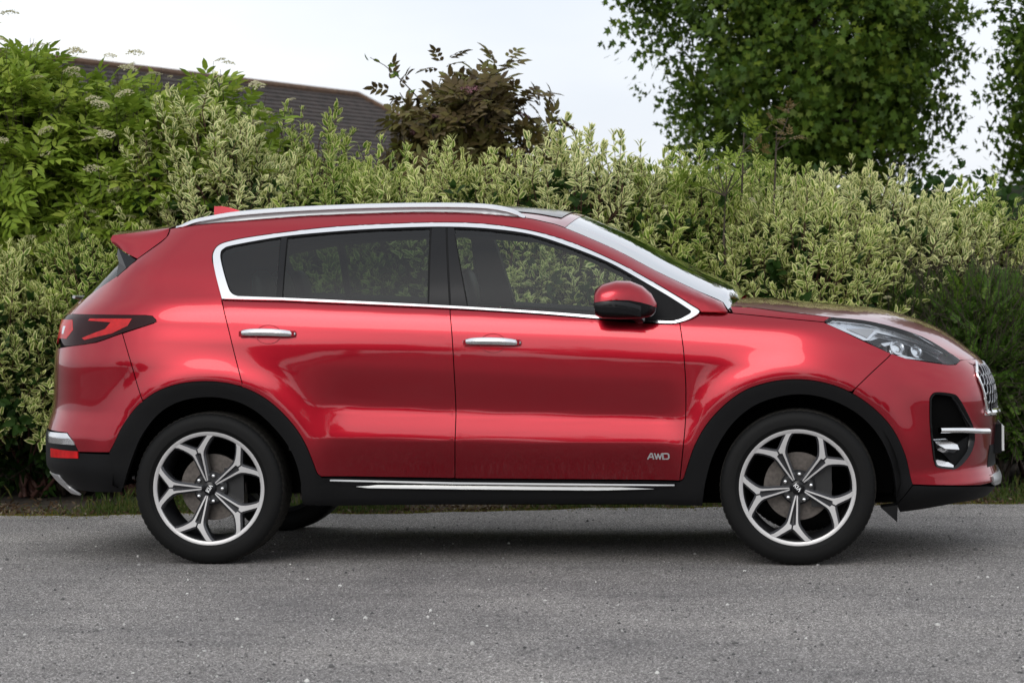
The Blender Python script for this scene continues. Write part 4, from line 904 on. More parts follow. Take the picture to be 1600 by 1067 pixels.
def pinnate_proto(npairs=3, length=.17, L0=.085, wr=.36, arms=6):
    o = []; d = []; nn = []; L = []
    for a in range(arms):
        ph = a*2*math.pi/arms*1.0 + rng.normal(0, .3); th = math.radians(rng.uniform(35, 80)); z0 = rng.uniform(0, .10)
        rad = np.array([math.cos(ph), math.sin(ph), 0]); ax = rad*math.sin(th) + np.array([0, 0, math.cos(th)]); up_ = np.array([0, 0, 1])*math.sin(th) - rad*math.cos(th); sd_ = np.cross(ax, up_)
        for k in range(npairs):
            f_ = .4 + .5*k/max(1, npairs-1)
            for s in (-1, 1): o.append([0, 0, z0] + ax*length*f_ - up_*.02*f_**2); d.append(ax*.65 + sd_*s*.8 - up_*.15); nn.append(up_ + rng.normal(0, .2, 3)); L.append(L0*rng.uniform(.8, 1.1))
        o.append([0, 0, z0] + ax*length - up_*.02); d.append(ax - up_*.25); nn.append(up_ + rng.normal(0, .15, 3)); L.append(L0*1.15)
    o = np.array(o); d = np.array(d); nn = np.array(nn); L = np.array(L); return leaves(o, d, nn, L, L*wr)
def palm_proto(nl=9, length=.38, L0=.12):
    o = []; d = []; nn = []; L = []
    for k in range(nl):
        f_ = (k+.5)/nl; ph = k*2.4 + rng.normal(0, .3); rad = np.array([math.cos(ph), math.sin(ph), 0]); th = math.radians(80-40*f_)
        pet = rad*math.sin(th) + np.array([0, 0, math.cos(th)]); o.append(np.array([0, 0, f_*length]) + pet*.05); d.append(pet + np.array([0, 0, -.1])); nn.append(np.array([0, 0, 1])*math.sin(th) - rad*.4 + rng.normal(0, .35, 3)); L.append(L0*rng.uniform(.65, 1.1))
    o = np.array(o); d = np.array(d); nn = np.array(nn); L = np.array(L); return leaves(o, d, nn, L, L, 'palm')
def needle_proto(n=26, length=.13):
    o = []; d = []; nn = []; L = []
    for k in range(n):
        f_ = k/n; s = 1 if k % 2 else -1; o.append([0, 0, f_*length]); d.append([s*.8, rng.normal(0, .2), .55]); nn.append([rng.normal(0, .3), 1, 0]); L.append(.034*(1.1-.5*f_))
    # three side sprays
    o2 = list(o); d2 = list(d)
    o = np.array(o); d = np.array(d); nn = np.array(nn, float); L = np.array(L); return leaves(o, d, nn, L, L*.30)
def umbel_proto(r=.07, n=130):
    a = rng.uniform(0, 6.28, n); q = np.sqrt(rng.random(n))*r; o = np.stack([q*np.cos(a), q*np.sin(a), .02*(1-(q/r)**2) + rng.normal(0, .004, n)], 1)
    ph = rng.uniform(0, 6.28, n); d = np.stack([np.cos(ph), np.sin(ph), rng.normal(0, .3, n)], 1); L = rng.uniform(.010, .018, n)
    return leaves(o, d, np.tile([0, 0, 1.], (n, 1)) + rng.normal(0, .3, (n, 3)), L, L*.9)
def leaf_mat(name, stops, edge=None, trans=.34, rough=.5):
    """stops: colours across the random value; edge: margin colour and width for variegated leaves"""
    m = bpy.data.materials.new(name); m.use_nodes = True; t = m.node_tree; N = t.nodes; L = t.links; p = N['Principled BSDF']; out = N['Material Output']
    ar = N.new('ShaderNodeAttribute'); ar.attribute_name = 'rnd'; ae = N.new('ShaderNodeAttribute'); ae.attribute_name = 'edge'
    r = N.new('ShaderNodeValToRGB'); e = r.color_ramp.elements
    while len(e) < len(stops): e.new(.5)
    for q, (ps, c) in zip(e, stops): q.position = ps; q.color = (*c, 1)
    L.new(ar.outputs['Fac'], r.inputs[0]); col = r.outputs[0]
    if edge:
        c2, lo, hi = edge; mm = N.new('ShaderNodeMapRange'); mm.inputs['From Min'].default_value = lo; mm.inputs['From Max'].default_value = hi
        tcx = N.new('ShaderNodeTexCoord'); nz_ = N.new('ShaderNodeTexNoise'); nz_.inputs['Scale'].default_value = 55; L.new(tcx.outputs['Object'], nz_.inputs['Vector'])
        ad = N.new('ShaderNodeMath'); ad.operation = 'MULTIPLY_ADD'; ad.inputs[1].default_value = .5; L.new(nz_.outputs['Fac'], ad.inputs[0]); L.new(ae.outputs['Fac'], ad.inputs[2])
        sb = N.new('ShaderNodeMath'); sb.operation = 'MULTIPLY_ADD'; sb.inputs[1].default_value = .28; L.new(ar.outputs['Fac'], sb.inputs[0]); L.new(ad.outputs[0], sb.inputs[2])
        L.new(sb.outputs[0], mm.inputs['Value']); mx_ = N.new('ShaderNodeMix'); mx_.data_type = 'RGBA'; L.new(mm.outputs[0], mx_.inputs['Factor']); L.new(col, mx_.inputs['A']); mx_.inputs['B'].default_value = (*c2, 1); col = mx_.outputs['Result']
    L.new(col, p.inputs['Base Color']); p.inputs['Roughness'].default_value = rough; p.inputs['Specular IOR Level'].default_value = .22
    tr = N.new('ShaderNodeBsdfTranslucent'); ms = N.new('ShaderNodeMixShader'); ms.inputs[0].default_value = trans
    L.new(col, tr.inputs[0]); L.new(p.outputs[0], ms.inputs[1]); L.new(tr.outputs[0], ms.inputs[2]); L.new(ms.outputs[0], out.inputs[0]); return m
M_DOG = leaf_mat('variegated_dogwood_leaf', [(0, (.07, .14, .014)), (.5, (.15, .25, .025)), (1, (.26, .36, .04))], ((.84, .83, .38), .76, 1.06))
M_DOG2 = leaf_mat('greener_dogwood_leaf', [(0, (.065, .14, .012)), (.5, (.14, .25, .022)), (1, (.26, .37, .04))], ((.76, .77, .30), .88, 1.18))
M_DOG3 = leaf_mat('pale_dogwood_leaf', [(0, (.07, .14, .022)), (.5, (.13, .23, .04)), (1, (.20, .29, .06))], ((.88, .86, .44), .66, .98))
M_DOGIN = leaf_mat('shade_dark_green_leaf', [(0, (.016, .042, .009)), (1, (.042, .092, .016))], None)  # dark green puts the shade inside the hedge into the leaf colour
M_ELD = leaf_mat('elder_leaf', [(0, (.13, .21, .025)), (.6, (.25, .35, .04)), (1, (.40, .46, .08))])
M_PUR = leaf_mat('bronze_elder_leaf', [(0, (.075, .048, .028)), (.5, (.125, .095, .032)), (1, (.16, .18, .04))], trans=.22)
M_MAP = leaf_mat('maple_leaf', [(0, (.04, .085, .012)), (.6, (.085, .150, .018)), (1, (.19, .25, .03))], trans=.36)
M_YEW = leaf_mat('yew_needle', [(0, (.05, .11, .018)), (.6, (.10, .19, .028)), (1, (.20, .29, .045))], trans=.25)
M_CREAM = leaf_mat('cream_floret', [(0, (.50, .46, .27)), (1, (.68, .64, .44))]); M_PINK = leaf_mat('pink_floret', [(0, (.22, .09, .12)), (1, (.36, .18, .20))])
M_YOUNG = leaf_mat('copper_young_leaf', [(0, (.11, .075, .03)), (1, (.20, .15, .055))]); M_LIME = leaf_mat('lime_leaf', [(0, (.16, .24, .03)), (1, (.24, .31, .05))])
STEM_R = mat('red_brown_twig', (.075, .030, .022), .7); STEM_B = mat('brown_bark', (.06, .045, .034), .85, noise=(30, .4), bump=(60, .6)); CORE = mat('hedge_shade_core', (.018, .024, .010), .95, noise=(14, .5))  # CORE: shade deep in the hedge, put into the backing's colour
P_DOG = [shoot_proto(rng.integers(5, 8), rng.uniform(.16, .25), rng.uniform(.066, .082), .40) for _ in range(8)]
P_IN = [shoot_proto(4, .22, .085, .55, (85, 45)) for _ in range(4)]
P_ELD = [pinnate_proto(3, .16, .080, .36, rng.integers(5, 8)) for _ in range(6)]
P_PUR = [pinnate_proto(3, .15, .078, .42, rng.integers(4, 7)) for _ in range(6)]
P_MAP = [palm_proto(rng.integers(8, 13), .30, .078) for _ in range(6)]
P_YEW = [needle_proto() for _ in range(4)]
P_UMB = [umbel_proto() for _ in range(4)]
def lumpy(dirs, seed, amp=.16, k=5):
    r = np.random.default_rng(seed); c = unit(r.normal(size=(k*3, 3))); w_ = r.uniform(-1, 1, k*3)
    return 1 + amp*np.sum(w_[None]*np.exp(6*(dirs@c.T - 1)), 1)
def shrub(name, label, cat, u, depth, rad, hgt, n, protos, m, group=None, up=.75, inner=True, in_m=None, in_n=None, umb=None, umb_m=None, zlo=.05, scale=(.75, 1.2), squash=1., seed=0, lump=.16, umb_n=0, umb_s=(.7, 1.2), front_bias=.5, spill=1.0, base=None):
    b = at(u, depth) if base is None else np.array(base, float); root = empty(name, tuple(b)); tag(root, label, cat, group); hgt = (hgt-.15)/1.05
    # crown shape: egg standing on the ground
    def surf(k, rmin, rmax):
        d = unit(rng.normal(size=(k*3, 3))); d = d[d[:, 2] > -.55]; d = d[(d[:, 1] < .35) | (rng.random(len(d)) > front_bias)][:k]
        q = rng.uniform(rmin, rmax, len(d))[:, None]*lumpy(d, seed+11, lump)[:, None]
        P = d*q*np.array([rad, rad*squash, hgt*.55]) + [0, 0, hgt*.5]; ok = P[:, 2] > zlo; return P[ok], d[ok]
    P, d = surf(n, .72, 1.0); ax = unit(d*.65 + np.array([0, 0, up]) + rng.normal(0, .32, P.shape)*spill)
    s = rng.uniform(*scale, len(P)); V, T, E, Rr = place(protos, P, ax, s)
    tag(attr_mesh('foliage', V, T, dict(edge=E, rnd=Rr), m, root), kind='stuff')
    A_ = P; B_ = P + ax*.24*s[:, None]; C_ = P*[.72, .72, .80]
    v1_, t1_ = sticks(A_, B_, .0028, .0014); v2_, t2_ = sticks(C_, A_, .006, .003)
    k = min(14, len(P)); idx = rng.choice(len(P), k, False); v3_, t3_ = sticks(np.zeros((k, 3)) + rng.normal(0, .06, (k, 3))*[1, 1, 0], P[idx]*[.7, .7, .8], .016, .007, 6)
    VV = np.concatenate([v1_, v2_, v3_]); TT = np.concatenate([t1_, t2_+len(v1_), t3_+len(v1_)+len(v2_)])
    tag(attr_mesh('stems', VV, TT, {}, STEM_R if protos is P_DOG else STEM_B, root), kind='stuff')
    if inner:
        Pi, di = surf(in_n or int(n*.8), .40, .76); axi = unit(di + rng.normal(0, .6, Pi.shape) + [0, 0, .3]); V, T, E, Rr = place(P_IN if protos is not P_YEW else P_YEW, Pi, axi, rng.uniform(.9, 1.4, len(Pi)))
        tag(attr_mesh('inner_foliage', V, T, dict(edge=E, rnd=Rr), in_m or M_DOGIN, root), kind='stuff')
    if umb_n:
        Pu, du = surf(umb_n*4, .96, 1.06); k = Pu[:, 2] > hgt*.45; Pu = Pu[k][:umb_n]; axu = unit(np.array([0, -.25, 1.0]) + rng.normal(0, .2, Pu.shape))
        V, T, E, Rr = place(P_UMB, Pu + axu*.22, axu, rng.uniform(*umb_s, len(Pu))); tag(attr_mesh('flower_heads', V, T, dict(edge=E, rnd=Rr), umb_m, root), kind='stuff')
    return root
# ================================================================ planting behind the car
GRP = 'variegated dogwoods of the hedge'
DOG = [  # u, depth, radius, top row, shoots, label
 (-130, 16.6, .80, 330, 300, 'variegated dogwood under the flowering elder, partly hidden by its neighbour'),
 (40, 16.2, .78, 335, 420, 'pale variegated dogwood spreading below the cream-flowered elder'),
 (215, 16.3, .66, 300, 380, 'variegated dogwood behind the tailgate and roof spoiler'),
 (385, 16.7, .62, 205, 420, 'tall variegated dogwood in front of the tiled roof, beside the elder'),
 (545, 16.5, .72, 250, 400, 'variegated dogwood under the hip end of the tiled roof'),
 (730, 16.4, .78, 232, 420, 'variegated dogwood growing at the foot of the bronze elder'),
 (905, 16.6, .70, 240, 400, 'variegated dogwood filling the gap between bronze elder and big maple'),
 (1065, 16.5, .76, 212, 420, 'variegated dogwood behind the windscreen, below the big maple'),
 (1220, 16.3, .72, 300, 400, 'variegated dogwood bulging low over the bonnet'),
 (1345, 16.9, .80, 238, 420, 'tall variegated dogwood with upright shoots against the dark maple'),
 (1480, 17.0, .70, 335, 360, 'variegated dogwood rising behind the dark yew'),
 (1640, 16.9, .74, 345, 360, 'variegated dogwood at the yew, under the smaller maple'),
 (450, 17.6, .6, 225, 320, 'variegated dogwood of the back row behind the quarter window'),
 (640, 17.7, .85, 258, 320, 'variegated dogwood of the back row right behind the bronze elder stems'),
 (1000, 17.7, .8, 235, 320, 'variegated dogwood of the back row beside the lime green sapling'),
 (1200, 17.6, .8, 262, 320, 'variegated dogwood of the back row at the copper-leaved sapling'),
]
for i, (u, dp, rad, row, n, lab) in enumerate(DOG):
    h = height(row, dp, u) + .02
    shrub('dogwood_shrub', lab, 'shrub', u, dp, rad, h*.97, int(n*2.3), P_DOG, (M_DOG, M_DOG2, M_DOG3)[(0, 0, 1, 2, 1, 0, 2, 1, 0, 2, 1, 0, 1, 2, 0, 1)[i]], GRP, seed=i*7, umb_n=6, umb=1, umb_m=M_CREAM, umb_s=(.25, .45), lump=.30)
# elders
shrub('elder_bush', 'bright green elder with flat cream flower heads in front of the tiled roof', 'shrub', 30, 17.0, .82, height(60, 17.0, 30), 600, P_ELD, M_ELD, umb_n=50, umb_s=(.55, 1.0), umb_m=M_CREAM, in_m=M_ELD, seed=3, lump=.22, scale=(.85, 1.25))
shrub('elder_bush', 'lower green elder beside the tall dogwood, its cream flowers against the roof', 'shrub', 225, 16.95, .80, height(86, 16.95, 225), 640, P_ELD, M_ELD, umb_n=45, umb_s=(.55, 1.0), umb_m=M_CREAM, in_m=M_ELD, seed=5, lump=.22)
shrub('elder_bush', 'green elder with few flower heads, next to the taller flowering elder', 'shrub', -110, 17.2, .80, height(110, 17.2, -110), 280, P_ELD, M_ELD, umb_n=8, umb_m=M_CREAM, in_m=M_ELD, seed=8, lump=.22)
shrub('elder_bush', 'green elder sloping down from the flowering elder to the tall dogwood', 'shrub', 352, 17.2, .50, height(128, 17.2, 352), 360, P_ELD, M_ELD, umb_n=24, umb_s=(.5, .9), umb_m=M_CREAM, in_m=M_ELD, seed=15, lump=.2)
# bronze elder: open crown on several stems
def open_shrub(name, label, u, depth, row_lo, row_hi, halfw, n, protos, m, umb_n, umb_m, seed):
    b = at(u, depth); root = empty(name, tuple(b)); tag(root, label, 'shrub'); z0 = height(row_lo, depth, u); z1 = height(row_hi, depth, u); r = np.random.default_rng(seed)
    hubs = []; segs = []; rad = []
    for k in range(9):
        an = k/9*6.28 + r.normal(0, .3); tip = np.array([math.cos(an)*halfw*r.uniform(.45, 1.0), math.sin(an)*halfw*.7*r.uniform(.4, 1), 0]); tip[2] = z1 - (z1-z0)*(.10 + .75*(np.hypot(tip[0], tip[1])/halfw)**1.6*r.uniform(.6, 1.1))
        base_ = np.array([r.normal(0, .06), r.normal(0, .06), 0]); prev = base_
        for j in range(1, 7):
            f_ = j/6; p = base_*(1-f_) + tip*f_; p[:2] = tip[:2]*f_**1.5; p += r.normal(0, .025, 3); p[2] = tip[2]*f_
            segs.append((prev, p)); rad.append((.018*(1-f_*.8)+.003, .018*(1-(j+1)/7*.8)+.003))
            if f_ > .55: hubs += [p + r.normal(0, .13, 3) for _ in range(n//27)]
            prev = p
    hubs = np.array(hubs); hubs = hubs[hubs[:, 2] > z0-.35]; segs_a = np.array([s[0] for s in segs]); segs_b = np.array([s[1] for s in segs])
    ctr = np.array([0, 0, z0]); ax = unit(unit(hubs-ctr)*.8 + [0, 0, .5] + r.normal(0, .3, hubs.shape)); V, T, E, Rr = place(protos, hubs, ax, r.uniform(.8, 1.15, len(hubs)))
    tag(attr_mesh('foliage', V, T, dict(edge=E, rnd=Rr), m, root), kind='stuff')
    v_, t_ = sticks(segs_a, segs_b, np.array([q[0] for q in rad]), np.array([q[1] for q in rad]), 6)
    near = np.array([segs_b[np.argmin(np.linalg.norm(segs_b-h_, axis=1))] for h_ in hubs]); v2, t2 = sticks(near, hubs, .005, .003)
    attr_mesh('stems', np.concatenate([v_, v2]), np.concatenate([t_, t2+len(v_)]), {}, STEM_B, root)
    if umb_n:
        i = r.choice(np.where(hubs[:, 2] > z0)[0], umb_n); V, T, E, Rr = place(P_UMB, hubs[i] + ax[i]*.12, unit(ax[i] + [0, 0, .6]), r.uniform(.6, 1.0, umb_n)); tag(attr_mesh('flower_heads', V, T, dict(edge=E, rnd=Rr), umb_m, root), kind='stuff')
    return root, hubs
bz, bz_h = open_shrub('bronze_elder', 'dark bronze-leaved elder with dull pink flower heads rising above the hedge', 742, 18.3, 250, 172, .50, 330, P_PUR, M_PUR, 16, M_PINK, 21)
# long arching bramble cane leaving the bronze elder
cane = catmull([(300, 0), (0, 0)], 2); cb = at(640, 18.0); cr_ = empty('arching_cane', (cb[0], cb[1], 0)); tag(cr_, 'thin bare arching cane reaching out of the bronze elder towards the tiled roof', 'cane')
pts = [at(u, 18.0, height(v, 18.0, u)) - cb for u, v in ((672, 170), (650, 145), (628, 122), (606, 103), (584, 91))]; pts = [at(690, 18.0) - cb + [0, .1, 0.0]] + [at(685, 18.0, height(230, 18, 685)) - cb] + pts
mbc = MB().tube(pts, [.006, .006, .005, .005, .004, .003, .002], 6); mbc.build('stem', STEM_B, cr_)
lp = np.array([pts[i] for i in (3, 3, 4, 4, 5, 6, 6)]) + rng.normal(0, .02, (7, 3)); V, T, E, Rr = leaves(lp, unit(rng.normal(0, 1, (7, 3)) + [-.3, 0, .6]), rng.normal(0, 1, (7, 3)), np.full(7, .06), np.full(7, .026)); attr_mesh('foliage', V, T, dict(edge=E, rnd=Rr), M_MAP, cr_)['kind'] = 'stuff'
# saplings poking out of the hedge
def sapling(name, label, u, depth, row, lm, n, protos, s):
    b = at(u, depth); root = empty(name, tuple(b)); tag(root, label, 'sapling'); h = height(row, depth, u)
    p = [np.array([0, 0, 0]), np.array([.02, 0, h*.5]), np.array([-.01, 0, h*.8]), np.array([.01, 0, h])]; MB().tube(p, [.012, .010, .008, .004], 6).build('stem', STEM_B, root)
    P = np.array([np.array([.01, 0, h]) + rng.normal(0, 1, 3)*[.10, .08, .10] - [0, 0, .08*rng.random()] for _ in range(n)]); ax = unit(P - [0, 0, h-.25] + rng.normal(0, .1, P.shape))
    V, T, E, Rr = place(protos, P, ax, np.full(n, s)); attr_mesh('foliage', V, T, dict(edge=E, rnd=Rr), lm, root)['kind'] = 'stuff'
    v_, t_ = sticks(np.tile([0, 0, h-.12], (n, 1)), P, .004, .002); attr_mesh('twigs', v_, t_, {}, STEM_B, root)
sapling('copper_sapling', 'slim dark-stemmed sapling with copper young leaves against the big maple', 1214, 16.0, 205, M_YOUNG, 2, P_ELD, .42)
sapling('copper_sapling', 'short sapling with pale copper leaves beside the taller copper sapling', 1163, 16.3, 208, M_YOUNG, 2, P_ELD, .40)
sapling('lime_sapling', 'lime green seedling among the variegated dogwoods', 1135, 16.0, 275, M_LIME, 8, P_ELD, .6)
# yews at the right
for j, (u, dp, rad, row, lab) in enumerate(((1395, 16.3, .50, 395, 'dark green yew spreading low behind the bonnet'), (1530, 16.3, .58, 400, 'dense dark yew behind the headlamp and grille'), (1690, 16.3, .60, 420, 'dark yew farther along the hedge foot, beyond the number plate'))):
    shrub('yew_bush', lab, 'shrub', u, dp, rad, height(row, dp, u), 2300, P_YEW, M_YEW, 'yews at the foot of the hedge', in_m=M_YEW, in_n=1500, seed=30+j, scale=(.9, 1.4), up=.15)
# undergrowth along the foot of the hedge, shade put into its dark leaf colour
for j, (u, w_) in enumerate(((-40, .5), (110, .42), (270, .5), (430, .5), (640, .55), (860, .55), (1080, .55), (1260, .45))):
    lab = ['plain green undergrowth at the hedge foot beyond the rear bumper', 'green leafy undergrowth in shade right behind the rear bumper', 'green undergrowth behind the rear wheel arch', 'green undergrowth behind the rear door', 'green undergrowth hidden behind the middle of the car', 'green undergrowth behind the front door', 'green undergrowth behind the front wing', 'green undergrowth beside the yew behind the front wheel'][j]
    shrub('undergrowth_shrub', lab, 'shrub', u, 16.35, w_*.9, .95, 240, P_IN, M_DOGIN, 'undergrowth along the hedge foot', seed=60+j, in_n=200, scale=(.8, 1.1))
# added back bank, coloured dark so that no daylight shows low through the hedge
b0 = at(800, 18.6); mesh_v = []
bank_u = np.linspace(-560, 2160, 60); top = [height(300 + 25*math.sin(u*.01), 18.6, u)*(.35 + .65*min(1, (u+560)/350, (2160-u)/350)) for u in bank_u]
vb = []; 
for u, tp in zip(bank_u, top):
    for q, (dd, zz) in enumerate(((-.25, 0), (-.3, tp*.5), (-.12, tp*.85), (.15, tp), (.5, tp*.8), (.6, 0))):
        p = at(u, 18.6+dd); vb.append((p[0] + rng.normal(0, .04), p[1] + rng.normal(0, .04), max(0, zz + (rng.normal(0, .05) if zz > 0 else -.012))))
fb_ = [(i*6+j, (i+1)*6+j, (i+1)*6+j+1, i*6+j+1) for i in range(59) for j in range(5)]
bank = empty('hedge_backing', (0, 0, 0)); tag(bank, 'added dark leafy bank blocking daylight behind the dogwood rows', 'hedge')
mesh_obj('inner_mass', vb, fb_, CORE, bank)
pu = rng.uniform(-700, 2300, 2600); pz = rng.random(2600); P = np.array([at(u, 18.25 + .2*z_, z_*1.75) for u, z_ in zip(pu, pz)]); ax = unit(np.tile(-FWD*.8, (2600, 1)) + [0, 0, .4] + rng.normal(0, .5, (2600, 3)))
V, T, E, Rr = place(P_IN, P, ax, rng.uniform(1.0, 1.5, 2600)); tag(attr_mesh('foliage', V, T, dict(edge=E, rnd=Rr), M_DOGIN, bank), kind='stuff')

# ================================================================ maples
def maple(label, u, depth, zc_, rx, rz, n, seed, group=None, base=None, h_scale=1.):
    b = at(u, depth) if base is None else np.array(base, float); root = empty('maple_tree', tuple(b)); tag(root, label, 'tree', group); r = np.random.default_rng(seed)
    # limbs
    segs = []; ends = []
    tr = [np.array([0, 0, -.05]), np.array([.03, 0, zc_-rz*.9]), np.array([0, .05, zc_]), np.array([.05, 0, zc_+rz*.7])]
    for k in range(16):
        an = k*2.4; f_ = r.uniform(.15, .95); s0 = tr[1]*(1-f_) + tr[3]*f_; d = np.array([math.cos(an), math.sin(an), r.uniform(.25, .8)]); e_ = s0 + unit(d)*rx*r.uniform(.55, .9); mid = (s0+e_)/2 + r.normal(0, .08, 3); segs += [(s0, mid, .04, .025), (mid, e_, .025, .01)]
        for q in range(3): e2 = mid + (e_-mid)*r.random() + r.normal(0, .35, 3); segs.append((mid*.5 + e_*.5, e2, .014, .005))
    v_, t_ = sticks(np.array([s[0] for s in segs]), np.array([s[1] for s in segs]), np.array([s[2] for s in segs]), np.array([s[3] for s in segs]), 6); attr_mesh('limbs', v_, t_, {}, STEM_B, root)
    shade_auto(MB().tube(tr, [.11, .09, .06, .02], 12).build('trunk', STEM_B, root), 60)
    # leaf clumps
    nc = n//16; d = unit(r.normal(size=(nc, 3))); rr = r.uniform(.35, 1.0, nc)**.55; C = d*rr[:, None]*lumpy(d, seed+2, .30, 6)[:, None]*[rx, rx, rz] + [0, 0, zc_]
    P = np.repeat(C, 16, 0) + r.normal(0, .17, (nc*16, 3))*[1.1, 1.1, .75]; out = unit(P - [0, 0, zc_-.4]); ax = unit(out*.7 + [0, 0, -.05] + r.normal(0, .45, P.shape))
    V, T, E, Rr = place(P_MAP, P, ax, r.uniform(.8, 1.2, len(P))); tag(attr_mesh('crown', V, T, dict(edge=E, rnd=Rr), M_MAP, root), kind='stuff')
    return root
big_maple = maple('big dark green maple with dense crown standing behind the hedge', 1272, 27.0, 3.55, 1.20, 1.85, 3700, 5)
maple('slimmer maple standing past the sky gap beside the big maple', 1735, 26.0, 3.4, .72, 1.95, 3400, 9)
# unseen trees added behind the camera for paint and glass to mirror
for k in range(11):
    src = big_maple; c = src.copy(); COL.objects.link(c); c.location = (-33 + k*6.6 + random.uniform(-1, 1), -34 + random.uniform(-2, 2), 0); c.rotation_euler = (0, 0, k*1.3); s_ = random.uniform(1.15, 1.5); c.scale = (s_*1.35, s_*1.35, s_*.78)
    tag(c, 'unseen maple added across the car park for the red paintwork to mirror', 'tree', 'unseen maples added across the car park')
    for ch in src.children: d_ = ch.copy(); COL.objects.link(d_); d_.parent = c
# ================================================================ building with tiled hip roof
BD = empty('house', (0, 0, 0)); tag(BD, 'long house with dark brown tiled hip roof behind the elders', 'house')
rl = at(-60, 77.0, 0); rl[2] = height(77, 77.0, -60); rr_ = at(565, 95.0, 0); rr_[2] = rl[2]
# make ridge level: use the height that puts both ends on the ridge line of the picture
za = height(78, 77.0, -60); D2 = 95.0
for D2 in np.linspace(78, 130, 521):
    if height(152, D2, 565) >= za: break
rr_ = at(565, D2, 0); rr_[2] = za; rl[2] = za
rd_ = unit((rr_-rl)[None])[0]; nrm_ = np.array([rd_[1], -rd_[0], 0]); nrm_ = nrm_ if nrm_@(CAMP-rl) > 0 else -nrm_
TILE = mat('brown_concrete_tile', (.046, .034, .029), .8, noise=(2.2, .5), bump=(30, .5)); RIDGE = mat('clay_ridge_tile', (.13, .075, .045), .85, noise=(4, .3)); BRICK = mat('red_brick', (.22, .10, .07), .9, noise=(8, .3))
drop = 4.2; run = 6.2; ext0 = rl - rd_*14; NC = 26; vv = []; ff = []
eave = lambda p, f_: p + nrm_*run*f_ - np.array([0, 0, drop*f_])
for c in range(NC):
    f0, f1 = c/NC, (c+1)/NC; lift = np.array([0, 0, .05]); hipx = run*.9
    for (a_, fz) in ((f0, 0), (f1, 1)):
        for base_, sgn in ((ext0, 0), (rr_, 1)):
            q = eave(base_, a_) + (rd_*hipx*a_ if sgn else 0) + (lift*1.6 if fz else lift*.2); vv.append(q)
    k = c*4; ff.append((k, k+1, k+3, k+2))
    if c: ff.append((k-2, k-1, k+1, k))
tag(mesh_obj('tiled_slope', vv, ff, TILE, BD), kind='stuff')
vv = []; ff = []
for c in range(NC+1):
    a_ = c/NC; p = rr_ + rd_*run*.9*a_ - [0, 0, drop*a_]; vv += [p + nrm_*run*a_, p - nrm_*run*a_]
ff = [(2*i, 2*i+1, 2*i+3, 2*i+2) for i in range(NC)]
mesh_obj('hip_slope', vv, ff, TILE, BD)
mesh_obj('rear_slope', [ext0, rr_, eave(rr_, 1) - 2*nrm_*run + rd_*run*.9, ext0 - nrm_*run - [0, 0, drop]], [(0, 1, 2, 3)], TILE, BD)
MB().tube([ext0 + [0, 0, .06], rr_ + [0, 0, .06]], .13, 8).build('ridge_tiles', RIDGE, BD); MB().tube([rr_ + [0, 0, .06], eave(rr_, 1) + rd_*run*.9 + [0, 0, .06]], .12, 8).build('hip_tiles', RIDGE, BD)
mesh_obj('gable', [ext0 - [0, 0, .1], eave(ext0, .98) - [0, 0, .02], eave(ext0, .98) - nrm_*run*1.96], [(0, 1, 2)], BRICK, BD)
w0 = eave(ext0, .92); w1 = eave(rr_, .92) + rd_*run*.8; w2 = w1 - nrm_*run*1.84; w3 = w0 - nrm_*run*1.84; zt = w0[2]
mesh_obj('wall', [(*p[:2], z_) for z_ in (0, zt) for p in (w0, w1, w2, w3)], [(0, 1, 5, 4), (1, 2, 6, 5), (2, 3, 7, 6), (3, 0, 4, 7)], BRICK, BD)

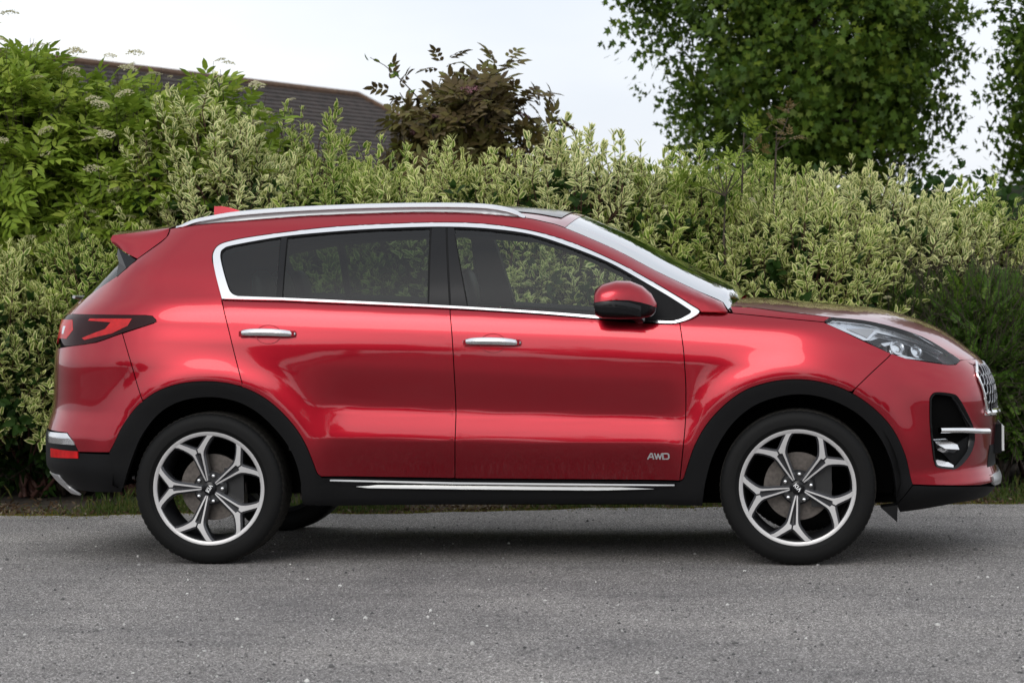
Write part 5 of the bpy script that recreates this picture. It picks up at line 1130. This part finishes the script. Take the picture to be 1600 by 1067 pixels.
# ================================================================ verge: grass, moss, stones, litter
def blades(name, x, y, z, L, lean, m, kind='stuff', wid=.003):
    n = len(x); o = np.stack([x, y, z], 1); d = unit(np.stack([rng.normal(0, lean, n), rng.normal(0, lean, n), np.ones(n)], 1)); V, T, E, Rr = leaves(o, d, rng.normal(0, 1, (n, 3)), L, np.full(n, wid*2)); o_ = attr_mesh(name, V, T, dict(edge=E, rnd=Rr), m); tag(o_, None, None, kind=kind); return o_
n = 44000; x = rng.uniform(-7, 7.5, n); off = rng.gamma(1.6, .22, n); y = edge_y(x) + off - .02; cl = np.sin(x*2.3)+np.sin(x*5.1+1)+rng.normal(0, .7, n); k = (cl > .1); x, y, off = x[k], y[k], off[k]
g1 = blades('grass', x, y, np.full(len(x), -.012), rng.uniform(.03, .10, len(x))*(.5+np.minimum(off, .8)), .45, leaf_mat('grass_blade', [(0, (.04, .075, .012)), (.6, (.075, .12, .02)), (1, (.17, .15, .05))]), wid=.0022); tag(g1, 'short grass along the asphalt edge', 'grass')
n = 22000; x = rng.uniform(-7, 7.5, n); y = edge_y(x) + rng.gamma(1.5, .09, n) - .03 - .10*np.clip(rng.normal(0, 1, n), 0, 2)*(np.sin(x*1.9) > 0)
g2 = blades('moss', x, y, np.full(n, -.008), rng.uniform(.008, .022, n), .9, leaf_mat('moss', [(0, (.09, .10, .014)), (.6, (.19, .18, .026)), (1, (.20, .13, .035))]), wid=.004); tag(g2, 'yellow green moss on the asphalt edge', 'moss')
n = 6000; x = rng.uniform(-7, 7.5, n); y = edge_y(x) + rng.gamma(1.8, .2, n) - .02
g3 = blades('leaf_litter', x, y, np.full(n, .0), rng.uniform(.02, .05, n), 2.5, leaf_mat('dead_leaf', [(0, (.05, .03, .018)), (.8, (.12, .075, .04)), (1, (.35, .30, .22))]), wid=.007); tag(g3, 'dry brown leaf litter below the hedge', 'leaf litter')
# loose chippings on the asphalt
ico = bmesh.new(); bmesh.ops.create_icosphere(ico, subdivisions=1, radius=1); ico.verts.ensure_lookup_table(); IV = np.array([v.co[:] for v in ico.verts]); IT = np.array([[v.index for v in f.verts] for f in ico.faces]); ico.free()
n = 3200; dp = 1/rng.uniform(1/14.8, 1/8.3, n); uu = rng.uniform(-250, 1850, n); P = np.array([at(a, d_) for a, d_ in zip(uu, dp)]); sz = .0022 + rng.gamma(1.3, .0013, n)
V = IV[None]*sz[:, None, None]*rng.uniform(.6, 1.3, (n, 1, 3))*(1+rng.normal(0, .12, (n, 12, 1))) + P[:, None] + [0, 0, .001]; T = IT[None] + (np.arange(n)*12)[:, None, None]
ch = attr_mesh('loose_chippings', V.reshape(-1, 3), T.reshape(-1, 3), dict(rnd=np.repeat(rng.random(n), 12), edge=np.zeros(n*12)), leaf_mat('stone_chip', [(0, (.07, .07, .07)), (.6, (.17, .165, .16)), (.85, (.32, .31, .30)), (1, (.7, .69, .66))], trans=0, rough=.85)); tag(ch, 'loose stone chippings scattered over the asphalt', 'gravel', kind='stuff')
